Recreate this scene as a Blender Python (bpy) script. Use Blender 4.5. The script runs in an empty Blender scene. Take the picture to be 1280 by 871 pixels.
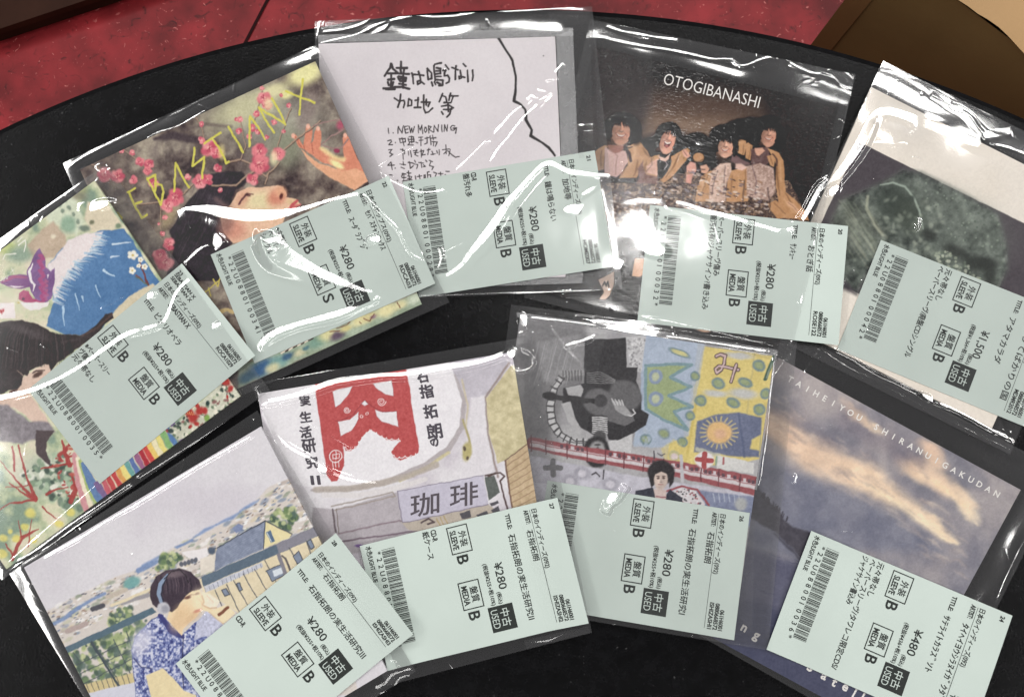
import bpy, math, random
import numpy as np
from mathutils import Matrix

sc = bpy.context.scene
COL = sc.collection
rng = np.random.default_rng(7)

# ------------------------------------------------------------------ camera, world, lamps, exposure
F = 1000.0                      # focal length in pixels of the 1280 x 871 photograph
CH = 0.385                      # camera height over the table top (m)
AX, AY = 0.10205, 0.01046       # tilt
RX = np.array([[1, 0, 0], [0, math.cos(AX), -math.sin(AX)], [0, math.sin(AX), math.cos(AX)]])
RY = np.array([[math.cos(AY), 0, math.sin(AY)], [0, 1, 0], [-math.sin(AY), 0, math.cos(AY)]])
RC = RY @ RX
CAM = np.array([0, 0, CH])
cd = bpy.data.cameras.new('camera')
cd.sensor_width = 36.0
cd.lens = 36.0 * F / 1280.0
cd.clip_start = 0.01
cd.clip_end = 50
cam = bpy.data.objects.new('camera', cd)
COL.objects.link(cam)
M = Matrix([list(r) + [0] for r in RC] + [[0, 0, 0, 1]])
M.translation = CAM
cam.matrix_world = M
sc.camera = cam

sc.render.engine = 'CYCLES'
sc.cycles.transparent_max_bounces = 40
sc.cycles.max_bounces = 10
sc.cycles.glossy_bounces = 5
sc.cycles.caustics_reflective = False
sc.cycles.caustics_refractive = False
sc.view_settings.view_transform = 'Standard'
sc.view_settings.look = 'None'
sc.view_settings.exposure = 0.0
sc.view_settings.gamma = 1.0

w = bpy.data.worlds.new('World')
sc.world = w
w.use_nodes = True
w.node_tree.nodes['Background'].inputs['Color'].default_value = (1.0, 0.98, 1.0, 1)
w.node_tree.nodes['Background'].inputs['Strength'].default_value = 0.22

LAMP_H = 1.9
LAMP_L = 11.0                   # radiance of the tubes
LAMPS = []                      # sampled points of each lamp, for shaping the film creases


def lamp(x0, y0, x1, y1, width=0.25, z=LAMP_H, gain=1.0):
    d = math.hypot(x1 - x0, y1 - y0)
    l = bpy.data.lights.new('ceiling_tube', 'AREA')
    l.shape = 'RECTANGLE'
    l.size, l.size_y = d, width
    l.energy = LAMP_L * gain * d * width * math.pi
    l.color = (1.0, 0.985, 0.96)
    o = bpy.data.objects.new('ceiling_tube', l)
    COL.objects.link(o)
    o.location = ((x0 + x1) / 2, (y0 + y1) / 2, z)
    o.rotation_euler = (0, 0, math.atan2(y1 - y0, x1 - x0))
    t = np.linspace(0.03, 0.97, 40)
    LAMPS.append(np.stack([x0 + (x1 - x0) * t, y0 + (y1 - y0) * t, np.full(40, z)], 1))


lamp(-1.9, 1.75, 1.9, 1.75, gain=1.45)
lamp(-1.9, -1.35, 1.9, -1.35, gain=.6)
lamp(-1.95, -1.2, -1.95, 1.6)
lamp(1.95, -1.2, 1.95, 1.6)
lamp(0.80, 1.24, 1.25, 1.12, 0.16, gain=1.1)
lamp(0.155, 0.545, 0.260, 0.590, 0.09, gain=18)
lamp(-1.92, -0.25, -1.80, -0.19, 0.08, gain=9)

# ------------------------------------------------------------------ pixel <-> world
def ray(px):
    px = np.asarray(px, float)
    d = np.stack([(px[..., 0] - 640) / F, -(px[..., 1] - 435.5) / F, -np.ones(px.shape[:-1])], -1)
    return d @ RC.T


class Plane:
    def __init__(s, p0, n):
        s.p0, s.n = np.asarray(p0, float), np.asarray(n, float) / np.linalg.norm(n)
        s.grad = -s.n[:2] / s.n[2]

    def at(s, px, off=0.0):
        d = ray(px)
        k = ((s.p0 + s.n * off - CAM) @ s.n) / (d @ s.n)
        return CAM + d * k[..., None]

    def shifted(s, off):
        return Plane(s.p0 + s.n * off, s.n)


def flat(z):
    return Plane((0, 0, z), (0, 0, 1))


def to_px(P):
    q = (np.asarray(P) - CAM) @ RC
    return np.stack([640 + F * q[..., 0] / -q[..., 2], 435.5 - F * q[..., 1] / -q[..., 2]], -1)


# ------------------------------------------------------------------ objects and meshes
def tag(o, **kw):
    for k, v in kw.items():
        o[k] = v
    return o


def thing(name, loc, label, cat, group=None):
    o = bpy.data.objects.new(name, None)
    o.empty_display_size = 0.02
    COL.objects.link(o)
    o.location = loc
    tag(o, label=label, category=cat)
    if group:
        o['group'] = group
    return o


def link(name, me, parent=None, origin=(0, 0, 0)):
    o = bpy.data.objects.new(name, me)
    COL.objects.link(o)
    if parent is not None:
        o.parent = parent
    else:
        o.location = origin
    return o


def root_loc(parent):
    p = np.zeros(3)
    while parent is not None:
        p += np.array(parent.location)
        parent = parent.parent
    return p


def mesh_obj(name, V, faces, mats, parent=None, origin=None, mi=None, smooth=False):
    me = bpy.data.meshes.new(name)
    V = np.asarray(V, float)
    org = root_loc(parent) if parent is not None else np.asarray(origin if origin is not None else (0, 0, 0), float)
    me.from_pydata((V - org).tolist(), [], faces)
    for m in (mats if isinstance(mats, (list, tuple)) else [mats]):
        me.materials.append(m)
    if mi is not None:
        me.polygons.foreach_set('material_index', mi)
    if smooth:
        me.polygons.foreach_set('use_smooth', [True] * len(me.polygons))
    me.update()
    return link(name, me, parent, org)


def grid_faces(ny, nx):
    i = np.arange(ny * nx).reshape(ny, nx)
    return np.stack([i[:-1, :-1], i[1:, :-1], i[1:, 1:], i[:-1, 1:]], -1).reshape(-1, 4)


def grid_obj(name, P, mat, parent, colour=None, smooth=False, extra=None):
    """P (ny,nx,3) world positions -> one fast quad mesh"""
    ny, nx = P.shape[:2]
    V = P.reshape(-1, 3)
    Fq = grid_faces(ny, nx)
    if extra is not None:
        V2, F2 = extra
        Fq = np.concatenate([Fq, F2 + len(V)])
        V = np.concatenate([V, V2])
    V = V - root_loc(parent)
    me = bpy.data.meshes.new(name)
    me.vertices.add(len(V))
    me.vertices.foreach_set('co', V.astype(np.float32).ravel())
    me.loops.add(len(Fq) * 4)
    me.loops.foreach_set('vertex_index', Fq.astype(np.int32).ravel())
    me.polygons.add(len(Fq))
    me.polygons.foreach_set('loop_start', (np.arange(len(Fq)) * 4).astype(np.int32))
    me.polygons.foreach_set('loop_total', np.full(len(Fq), 4, np.int32))
    me.polygons.foreach_set('use_smooth', np.full(len(Fq), smooth))
    if colour is not None:
        a = me.color_attributes.new('print', 'FLOAT_COLOR', 'POINT')
        a.data.foreach_set('color', np.concatenate([colour, np.ones((len(colour), 1))], 1).astype(np.float32).ravel())
    me.materials.append(mat)
    me.update(calc_edges=True)
    me.validate()
    return link(name, me, parent)


# ------------------------------------------------------------------ materials
def srgb(c):
    c = np.asarray(c, float) / 255
    return np.where(c <= 0.04045, c / 12.92, ((c + 0.055) / 1.055) ** 2.4)


def nodes(name):
    m = bpy.data.materials.new(name)
    m.use_nodes = True
    nt = m.node_tree
    return m, nt, nt.nodes, nt.links


def noise_bump(nt, scale, strength, dist=0.001, detail=4, coord='Object', rough=0.6):
    N, L = nt.nodes, nt.links
    tc = N.new('ShaderNodeTexCoord')
    n = N.new('ShaderNodeTexNoise')
    n.inputs['Scale'].default_value = scale
    n.inputs['Detail'].default_value = detail
    n.inputs['Roughness'].default_value = rough
    L.new(tc.outputs[coord], n.inputs['Vector'])
    b = N.new('ShaderNodeBump')
    b.inputs['Strength'].default_value = strength
    b.inputs['Distance'].default_value = dist
    L.new(n.outputs['Fac'], b.inputs['Height'])
    return b, n, tc


def paint(name, rgb, rough=0.5, spec=0.4, vary=0.12, scale=60, bump=(300, 0.15, 0.0003), detail=5):
    """plain coloured surface with fine procedural variation"""
    m, nt, N, L = nodes(name)
    p = N['Principled BSDF']
    c = srgb(rgb)
    b, n, tc = noise_bump(nt, bump[0], bump[1], bump[2])
    L.new(b.outputs[0], p.inputs['Normal'])
    n2 = N.new('ShaderNodeTexNoise')
    n2.inputs['Scale'].default_value = scale
    n2.inputs['Detail'].default_value = detail
    L.new(tc.outputs['Object'], n2.inputs['Vector'])
    r = N.new('ShaderNodeValToRGB')
    r.color_ramp.elements[0].position, r.color_ramp.elements[1].position = 0.3, 0.7
    r.color_ramp.elements[0].color = (*(c * (1 - vary)), 1)
    r.color_ramp.elements[1].color = (*np.clip(c * (1 + vary), 0, 1), 1)
    L.new(n2.outputs['Fac'], r.inputs['Fac'])
    L.new(r.outputs['Color'], p.inputs['Base Color'])
    p.inputs['Roughness'].default_value = rough
    p.inputs['Specular IOR Level'].default_value = spec
    return m


def print_mat(name, rough=0.4, spec=0.35, bump=None, stretch=None):
    """paper printed in colour: the print is stored on the sheet's vertices"""
    m, nt, N, L = nodes(name)
    p = N['Principled BSDF']
    a = N.new('ShaderNodeVertexColor')
    a.layer_name = 'print'
    tc = N.new('ShaderNodeTexCoord')
    n = N.new('ShaderNodeTexNoise')
    n.inputs['Scale'].default_value = 1500
    n.inputs['Detail'].default_value = 2
    L.new(tc.outputs['Object'], n.inputs['Vector'])
    mx = N.new('ShaderNodeMix')
    mx.data_type = 'RGBA'
    mx.blend_type = 'OVERLAY'
    mx.inputs[0].default_value = 0.12
    L.new(a.outputs['Color'], mx.inputs[6])
    L.new(n.outputs['Fac'], mx.inputs[7])
    L.new(mx.outputs[2], p.inputs['Base Color'])
    p.inputs['Roughness'].default_value = rough
    p.inputs['Specular IOR Level'].default_value = spec
    if bump:
        b, bn, btc = noise_bump(nt, bump[0], bump[1], bump[2], detail=2)
        mp = N.new('ShaderNodeMapping')
        mp.inputs['Scale'].default_value = stretch
        L.new(btc.outputs['Object'], mp.inputs['Vector'])
        L.new(mp.outputs['Vector'], bn.inputs['Vector'])
        L.new(b.outputs[0], p.inputs['Normal'])
    return m


def film_mat(name, milk=0.0, rough=0.10, gain=2.1, tint=0.985, bump=None):
    """thin clear plastic: straight-through light plus a two-faced reflection"""
    m, nt, N, L = nodes(name)
    N.remove(N['Principled BSDF'])
    out = N['Material Output']
    tr = N.new('ShaderNodeBsdfTransparent')
    tr.inputs['Color'].default_value = (tint, tint, tint, 1)
    gl = N.new('ShaderNodeBsdfGlossy')
    gl.inputs['Roughness'].default_value = rough
    fr = N.new('ShaderNodeFresnel')
    fr.inputs['IOR'].default_value = 1.5
    mu = N.new('ShaderNodeMath')
    mu.operation = 'MULTIPLY'
    mu.use_clamp = True
    mu.inputs[1].default_value = gain
    L.new(fr.outputs[0], mu.inputs[0])
    mix = N.new('ShaderNodeMixShader')
    mn = N.new('ShaderNodeMath')
    mn.operation = 'MINIMUM'
    mn.inputs[1].default_value = 0.4
    L.new(mu.outputs[0], mn.inputs[0])
    L.new(mn.outputs[0], mix.inputs[0])
    base = tr.outputs[0]
    if milk:
        df = N.new('ShaderNodeBsdfDiffuse')
        df.inputs['Color'].default_value = (0.8, 0.8, 0.82, 1)
        m2 = N.new('ShaderNodeMixShader')
        m2.inputs[0].default_value = milk
        L.new(tr.outputs[0], m2.inputs[1])
        L.new(df.outputs[0], m2.inputs[2])
        base = m2.outputs[0]
    L.new(base, mix.inputs[1])
    L.new(gl.outputs[0], mix.inputs[2])
    L.new(mix.outputs[0], out.inputs['Surface'])
    if bump:
        b, _, _ = noise_bump(nt, *bump)
        L.new(b.outputs[0], gl.inputs['Normal'])
    return m


M_FILM = film_mat('clear film', milk=0.006)
M_FLAP = film_mat('clear film fold', milk=0.012, rough=0.1, gain=1.0)
M_VINYL = film_mat('frosted vinyl', milk=0.20, rough=0.25, bump=(900, 0.9, 0.0004))
M_SHEET = film_mat('soft vinyl', milk=0.03, rough=0.12)
M_LABEL = paint('mint label paper', (194, 206, 199), 0.45, 0.35, 0.045, 26, (500, 0.05, 0.0002))
M_INK = paint('label ink', (46, 50, 48), 0.6, 0.2, 0.1, 900)
M_WHITE = paint('white lettering', (236, 232, 228), 0.5, 0.3, 0.03)
M_PEN = paint('black marker', (44, 42, 42), 0.5, 0.3, 0.1)
M_GREYINK = paint('grey brush lettering', (74, 68, 78), 0.5, 0.3, 0.15, 500)
M_BROWNINK = paint('dark sign lettering', (84, 76, 84), 0.5, 0.3, 0.15, 500)
M_PRINT = print_mat('printed card', 0.42, 0.2)
M_GLOSS = print_mat('glossy printed card', 0.11, 0.2, (1, 1.0, 0.00016), (420, 950, 700))


# ------------------------------------------------------------------ noise and a small painter
def vnoise(X, Y, scale, seed):
    r = np.random.default_rng(seed)
    T = r.random((64, 64))
    x, y = X / scale + 500, Y / scale + 500
    xi, yi = np.floor(x).astype(int), np.floor(y).astype(int)
    fx, fy = x - xi, y - yi
    fx, fy = fx * fx * (3 - 2 * fx), fy * fy * (3 - 2 * fy)
    g = lambda a, b: T[a % 64, b % 64]
    return (g(xi, yi) * (1 - fx) + g(xi + 1, yi) * fx) * (1 - fy) + (g(xi, yi + 1) * (1 - fx) + g(xi + 1, yi + 1) * fx) * fy


def fbm(X, Y, scale, seed=0, octv=4):
    v, a, t = 0, 1.0, 0
    for k in range(octv):
        v = v + a * vnoise(X, Y, scale / 2 ** k, seed + k)
        t += a
        a *= 0.5
    return v / t


def smooth(x):
    x = np.clip(x, 0, 1)
    return x * x * (3 - 2 * x)


def seg_dist(x, y, a, b):
    d = b - a
    L2 = max(d @ d, 1e-9)
    t = np.clip(((x - a[0]) * d[0] + (y - a[1]) * d[1]) / L2, 0, 1)
    return np.hypot(x - a[0] - t * d[0], y - a[1] - t * d[1]), t


def in_poly(x, y, P):
    c = np.zeros(x.shape, bool)
    n = len(P)
    for i in range(n):
        (x0, y0), (x1, y1) = P[i], P[(i + 1) % n]
        if y0 == y1:
            continue
        k = (y0 > y) != (y1 > y)
        c ^= k & (x < (x1 - x0) * (y - y0) / (y1 - y0) + x0)
    return c


class Art:
    def __init__(s, X, Y, base, warp=1.2, seed=1, tex=1.0):
        s.X0, s.Y0 = X, Y
        s.X = X + (fbm(X, Y, 9, seed, 3) - 0.5) * 2 * warp
        s.Y = Y + (fbm(X, Y, 9, seed + 50, 3) - 0.5) * 2 * warp
        s.C = np.tile(np.asarray(base, float), (len(X), 1))
        s.z(0, 0, 1)
        s.seed = seed
        s.r = np.random.default_rng(seed)
        s.tex = tex

    def z(s, ox, oy, k):
        s.ox, s.oy, s.k = ox, oy, k
        return s

    def p(s, pts):
        return np.asarray(pts, float).reshape(-1, 2) / s.k + (s.ox, s.oy)

    def sel(s, lo, hi):
        return np.nonzero((s.X > lo[0]) & (s.X < hi[0]) & (s.Y > lo[1]) & (s.Y < hi[1]))[0]

    def put(s, i, a, col):
        a = a[:, None]
        s.C[i] = s.C[i] * (1 - a) + np.asarray(col, float) * a

    def poly(s, pts, col, soft=0.6, a=1.0, vary=0, vs=12):
        P = s.p(pts)
        m = soft * 2 + 1
        i = s.sel(P.min(0) - m, P.max(0) + m)
        if not len(i):
            return s
        x, y = s.X[i], s.Y[i]
        d = np.full(len(i), 1e9)
        for j in range(len(P)):
            d = np.minimum(d, seg_dist(x, y, P[j], P[(j + 1) % len(P)])[0])
        d = np.where(in_poly(x, y, P), d, -d)
        s.put(i, a * smooth(d / (2 * soft) + 0.5), s.var(i, col, vary, vs))
        return s

    def var(s, i, col, vary, vs):
        if not vary:
            return col
        n = (fbm(s.X0[i], s.Y0[i], vs, s.seed + 11) - 0.5) * 2
        return np.asarray(col, float) + vary * n[:, None]

    def blob(s, c, rx, ry=None, col=(0, 0, 0), rot=0, soft=0.35, a=1.0, vary=0, vs=8):
        ry = rx if ry is None else ry
        c = s.p(c)[0]
        rx, ry = rx / s.k, ry / s.k
        R = max(rx, ry) * (1 + soft) + 1
        i = s.sel(c - R, c + R)
        if not len(i):
            return s
        co, si = math.cos(rot), math.sin(rot)
        dx, dy = s.X[i] - c[0], s.Y[i] - c[1]
        q = np.hypot((dx * co + dy * si) / rx, (-dx * si + dy * co) / ry)
        s.put(i, a * smooth((1 + soft - q) / (2 * soft)), s.var(i, col, vary, vs))
        return s

    def line(s, pts, wd, col, soft=0.5, a=1.0, taper=False):
        P = s.p(pts)
        wd = np.atleast_1d(np.asarray(wd, float))
        wd = np.interp(np.linspace(0, 1, len(P)), np.linspace(0, 1, len(wd)), wd) / s.k / 2
        m = wd.max() + soft * 2 + 1
        i = s.sel(P.min(0) - m, P.max(0) + m)
        if not len(i):
            return s
        x, y = s.X[i], s.Y[i]
        q = np.full(len(i), -1e9)
        for j in range(len(P) - 1):
            d, t = seg_dist(x, y, P[j], P[j + 1])
            q = np.maximum(q, wd[j] * (1 - t) + wd[j + 1] * t - d)
        s.put(i, a * smooth(q / (2 * soft) + 0.5), col)
        return s

    def scatter(s, n, region, size, cols, rot=None, aspect=1.0, soft=0.4, a=0.9):
        P = s.p(region)
        lo, hi = P.min(0), P.max(0)
        k0 = (s.ox, s.oy, s.k)
        got = 0
        for _ in range(n * 6):
            if got >= n:
                break
            c = lo + (hi - lo) * s.r.random(2)
            if not in_poly(np.array([c[0]]), np.array([c[1]]), P)[0]:
                continue
            got += 1
            s.z(0, 0, 1)
            q = size[0] + (size[1] - size[0]) * s.r.random()
            s.blob(c, q * aspect, q, cols[s.r.integers(len(cols))],
                   s.r.random() * 6.3 if rot is None else rot + (s.r.random() - .5) * .5, soft, a)
        s.z(*k0)
        return s

    def noise(s, scale, cols, seed=0, region=None, a=1.0, octv=5, lo=0.3, hi=0.7):
        i = np.arange(len(s.X)) if region is None else np.nonzero(in_poly(s.X, s.Y, s.p(region)))[0]
        n = np.clip((fbm(s.X0[i], s.Y0[i], scale, s.seed + seed, octv) - lo) / (hi - lo), 0, 1) * (len(cols) - 1)
        k = np.minimum(n.astype(int), len(cols) - 2)
        f = (n - k)[:, None]
        cols = np.asarray(cols, float)
        s.C[i] = s.C[i] * (1 - a) + a * (cols[k] * (1 - f) + cols[k + 1] * f)
        return s

    def grain(s, amt, scale=2.0, seed=3):
        s.C += (vnoise(s.X0, s.Y0, scale, seed)[:, None] - 0.5) * 2 * amt
        return s

    def albedo(s, k=0.79, haze=0.025):
        L = s.C @ np.array((.299, .587, .114))
        C = (7 + .955 * L)[:, None] + .80 * (s.C - L[:, None])
        C += s.tex * ((vnoise(s.X0, s.Y0, 1.5, 401) - .5) * 9 + (vnoise(s.X0, s.Y0, 3.7, 402) - .5) * 3)[:, None]
        return np.clip((srgb(np.clip(C, 0, 255)) - haze) / k, 0.004, 0.92)


# ------------------------------------------------------------------ lettering
_txt = {}


def glyphs(text, bold=0.0):
    key = (text, bold)
    if key not in _txt:
        cu = bpy.data.curves.new('t', 'FONT')
        cu.body = text
        cu.size = 1.0
        cu.resolution_u = 3
        cu.offset = bold
        o = bpy.data.objects.new('t', cu)
        COL.objects.link(o)
        dg = bpy.context.evaluated_depsgraph_get()
        ev = o.evaluated_get(dg)
        me = ev.to_mesh()
        V = np.array([v.co[:2] for v in me.vertices]).reshape(-1, 2)
        fs = [tuple(p.vertices) for p in me.polygons]
        ev.to_mesh_clear()
        bpy.data.objects.remove(o)
        bpy.data.curves.remove(cu)
        _txt[key] = (V, fs)
    return _txt[key]


class Lettering:
    """collects flat lettering and shapes in 2-D and places them through a mapping to world"""
    def __init__(s, mapf):
        s.map, s.V, s.F, s.mi = mapf, [], [], []

    def add(s, V2, fs, mi=0, dz=0.0):
        n = sum(len(v) for v in s.V)
        s.V.append(np.asarray(s.map(np.asarray(V2, float))) + (0, 0, dz))
        s.F += [tuple(i + n for i in f) for f in fs]
        s.mi += [mi] * len(fs)

    def text(s, text, a, em, width=None, d=(1, 0), up=None, bold=0.0, mi=0, wob=0.0, fit=False, center=False, heavy=0.0):
        """a: left end of the baseline; em: letter size; width: run length along d"""
        V, fs = glyphs(text, bold)
        if not len(V):
            return
        V = V.copy()
        lo, hi = V.min(0), V.max(0)
        sx = em if width is None else width / max(hi[0] - lo[0], 1e-6)
        x = (V[:, 0] - lo[0]) * sx
        y = (V[:, 1] - (lo[1] if fit else 0)) * (em / (hi[1] - lo[1]) if fit else em)
        if wob:
            x = x + wob * np.sin(V[:, 1] * 9 + V[:, 0] * 3.1)
            y = y + wob * np.sin(V[:, 0] * 5.3 + 1.7) + wob * .5 * np.sin(V[:, 0] * 13)
        if center:
            x = x - (hi[0] - lo[0]) * sx / 2
            y = y - (y.max() + y.min()) / 2
        d = np.asarray(d, float)
        d = d / np.linalg.norm(d)
        up = np.array([d[1], -d[0]]) if up is None else np.asarray(up, float)
        Q = np.asarray(a, float) + x[:, None] * d + y[:, None] * up
        s.add(Q, fs, mi)
        if heavy:                           # the strokes of a bold face: shifted copies a hair above
            for k, (u, v) in enumerate(((1, .6), (-1, -.6), (.5, -1))):
                s.add(Q + heavy * np.array((u, v)), fs, mi, .000008 * (k + 1))

    def rect(s, a, b, mi=0):
        s.add([(a[0], a[1]), (b[0], a[1]), (b[0], b[1]), (a[0], b[1])], [(0, 1, 2, 3)], mi)

    def frame(s, a, b, tu, tv, mi=0):
        s.rect(a, (b[0], a[1] + tv), mi)
        s.rect((a[0], b[1] - tv), b, mi)
        s.rect((a[0], a[1] + tv), (a[0] + tu, b[1] - tv), mi)
        s.rect((b[0] - tu, a[1] + tv), (b[0], b[1] - tv), mi)

    def build(s, name, mats, parent, up=(0, 0, 1)):
        if not s.F:
            return None
        V = np.concatenate(s.V)
        # all letters face up
        fs = []
        for f in s.F:
            a, b, c = V[f[0]], V[f[1]], V[f[2]]
            fs.append(f if np.cross(b - a, c - a)[2] > 0 else f[::-1])
        return mesh_obj(name, V, fs, mats, parent, mi=s.mi)


C39 = {'0': '000110100', '1': '100100001', '2': '001100001', '3': '101100000', '4': '000110001', '5': '100110000',
       '6': '001110000', '7': '000100101', '8': '100100100', '9': '001100100', 'U': '110000001', '*': '010010100'}

# ------------------------------------------------------------------ table, floor, boxes
def fit_circle(P):
    A = np.c_[2 * P, np.ones(len(P))]
    s, *_ = np.linalg.lstsq(A, (P ** 2).sum(1), rcond=None)
    return s[:2], math.sqrt(s[2] + s[:2] @ s[:2])


EDGE = flat(0).at([(0, 154), (138, 105), (308, 49), (394, 30), (560, 13), (738, 9), (815, 16), (919, 33), (1000, 48), (1052, 60), (1099, 79)])[:, :2]
TC, TR_ = fit_circle(EDGE)


def lathe(profile, n, centre, mats, name, parent=None, origin=None):
    V, fs = [], []
    for r, z in profile:
        for i in range(n):
            a = 2 * math.pi * i / n
            V.append((centre[0] + r * math.cos(a), centre[1] + r * math.sin(a), z))
    for k in range(len(profile) - 1):
        for i in range(n):
            j = (i + 1) % n
            fs.append((k * n + i, k * n + j, (k + 1) * n + j, (k + 1) * n + i))
    fs.append(tuple(range(n))[::-1])
    fs.append(tuple(range((len(profile) - 1) * n, len(profile) * n)))
    return mesh_obj(name, V, fs, mats, parent, origin)


def table_mat():
    m, nt, N, L = nodes('black table top')
    p = N['Principled BSDF']
    b, n, tc = noise_bump(nt, 900, 0.3, 0.0004, detail=3)
    L.new(b.outputs[0], p.inputs['Normal'])
    n2 = N.new('ShaderNodeTexNoise')
    n2.inputs['Scale'].default_value = 130
    n2.inputs['Detail'].default_value = 8
    n2.inputs['Roughness'].default_value = 0.75
    L.new(tc.outputs['Object'], n2.inputs['Vector'])
    r = N.new('ShaderNodeValToRGB')
    e = r.color_ramp.elements
    e[0].position, e[0].color = 0.35, (0.0008, 0.0008, 0.0010, 1)
    e[1].position, e[1].color = 0.75, (0.006, 0.006, 0.007, 1)
    L.new(n2.outputs['Fac'], r.inputs['Fac'])
    n3 = N.new('ShaderNodeTexNoise')
    n3.inputs['Scale'].default_value = 520
    n3.inputs['Detail'].default_value = 2
    L.new(tc.outputs['Object'], n3.inputs['Vector'])
    mr = N.new('ShaderNodeMapRange')
    mr.inputs['From Min'].default_value, mr.inputs['From Max'].default_value = 0.73, 0.80
    L.new(n3.outputs['Fac'], mr.inputs['Value'])
    du = N.new('ShaderNodeMix')
    du.data_type = 'RGBA'
    du.inputs[7].default_value = (0.06, 0.06, 0.06, 1)
    L.new(mr.outputs['Result'], du.inputs[0])
    L.new(r.outputs['Color'], du.inputs[6])
    L.new(du.outputs[2], p.inputs['Base Color'])
    p.inputs['Roughness'].default_value = 0.26
    p.inputs['Specular IOR Level'].default_value = 0.12
    return m


M_TABLE = table_mat()
FLOOR_Z = -0.72
table = thing('round_table', (TC[0], TC[1], FLOOR_Z), 'round black table top with a curved edge carrying the bagged discs', 'table')
lathe([(TR_ - .004, -.024), (TR_ - .001, -.021), (TR_, -.004), (TR_ - .0012, -.001), (TR_ - .004, 0)], 360, TC, M_TABLE, 'tabletop', table)
lathe([(.05, FLOOR_Z + .03), (.05, -.025)], 40, TC, M_TABLE, 'pedestal', table)
lathe([(.26, FLOOR_Z), (.26, FLOOR_Z + .012), (.06, FLOOR_Z + .03)], 60, TC, M_TABLE, 'foot_plate', table)


def floor_mat():
    m, nt, N, L = nodes('red speckled linoleum')
    p = N['Principled BSDF']
    tc = N.new('ShaderNodeTexCoord')

    def ns(scale, detail, lo, hi, dist=0.0):
        n = N.new('ShaderNodeTexNoise')
        n.inputs['Scale'].default_value = scale
        n.inputs['Detail'].default_value = detail
        n.inputs['Distortion'].default_value = dist
        L.new(tc.outputs['Object'], n.inputs['Vector'])
        r = N.new('ShaderNodeMapRange')
        r.inputs['From Min'].default_value, r.inputs['From Max'].default_value = lo, hi
        L.new(n.outputs['Fac'], r.inputs['Value'])
        return r.outputs['Result']

    def mix(a, b, f):
        x = N.new('ShaderNodeMix')
        x.data_type = 'RGBA'
        L.new(f, x.inputs[0])
        for k, v in ((6, a), (7, b)):
            if isinstance(v, tuple):
                x.inputs[k].default_value = (*srgb(v), 1)
            else:
                L.new(v, x.inputs[k])
        return x.outputs[2]
    c = mix((92, 18, 22), (156, 42, 48), ns(14, 8, 0.3, 0.72))
    c = mix(c, (66, 14, 16), ns(55, 6, 0.58, 0.75, 1.5))
    c = mix(c, (205, 120, 115), ns(60, 4, 0.65, 0.76, 2.5))
    L.new(c, p.inputs['Base Color'])
    p.inputs['Roughness'].default_value = 0.5
    p.inputs['Specular IOR Level'].default_value = 0.25
    b, _, _ = noise_bump(nt, 60, 0.1, 0.002)
    L.new(b.outputs[0], p.inputs['Normal'])
    return m


fl = mesh_obj('floor', [(-3, -3, FLOOR_Z), (3, -3, FLOOR_Z), (3, 3, FLOOR_Z), (-3, 3, FLOOR_Z)], [(0, 1, 2, 3)], floor_mat())
tag(fl, kind='structure')
# tile joint: a thin dark groove strip laid on the floor
fp = flat(FLOOR_Z + .0015)
a, b = fp.at([(336, -3), (290, 85)])
d = (b - a)[:2] / np.linalg.norm((b - a)[:2])
nrm = np.array([-d[1], d[0], 0]) * .0022
a2, b2 = a - np.append(d, 0) * .9, b + np.append(d, 0) * .9
sm = mesh_obj('floor_joint', [a2 - nrm, b2 - nrm, b2 + nrm, a2 + nrm], [(0, 1, 2, 3)], paint('dark floor joint', (38, 12, 14), 0.7, 0.1))
tag(sm, kind='structure')


def box_mesh(c, ex, ey, z0, z1, bev=0.0):
    """vertices and faces of an upright box with corner c and floor-plan edges ex, ey"""
    c, ex, ey = (np.append(np.asarray(v, float), 0) for v in (c, ex, ey))
    q = [c, c + ex, c + ex + ey, c + ey]
    V = [v + (0, 0, z0) for v in q] + [v + (0, 0, z1) for v in q]
    fs = [(3, 2, 1, 0), (4, 5, 6, 7), (0, 1, 5, 4), (1, 2, 6, 5), (2, 3, 7, 6), (3, 0, 4, 7)]
    if np.cross(ex, ey)[2] < 0:
        fs = [f[::-1] for f in fs]
    return V, fs


def kraft(name, rgb, vary=.1):
    return paint(name, rgb, 0.75, 0.15, vary, 9, (160, 0.25, 0.001), 8)


# cardboard box behind the table: its face looks at the camera, its top edge shows at the upper right
BZ = -0.06
bp = flat(BZ)
A = bp.at(np.array([1109, -65.]))[:2]
B = bp.at(np.array([1281, 63.]))[:2]
ex = (B - A) / np.linalg.norm(B - A)
ey = np.array([-ex[1], ex[0]])
M_KRAFT_SHADED = kraft('brown cardboard', (124, 102, 64), .16)  # box side: its shade is put into the colour, darker than the flaps
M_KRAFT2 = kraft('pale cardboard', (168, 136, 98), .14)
bx = thing('cardboard_box', (*(A + ex * .2 + ey * .15), FLOOR_Z), 'brown cardboard box with worn top edge standing behind the table', 'box')
V, fs = box_mesh(A, ex * .42, ey * .30, FLOOR_Z + .001, BZ)
mesh_obj('box_body', V, [f for i, f in enumerate(fs) if i != 1], M_KRAFT_SHADED, bx)
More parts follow.
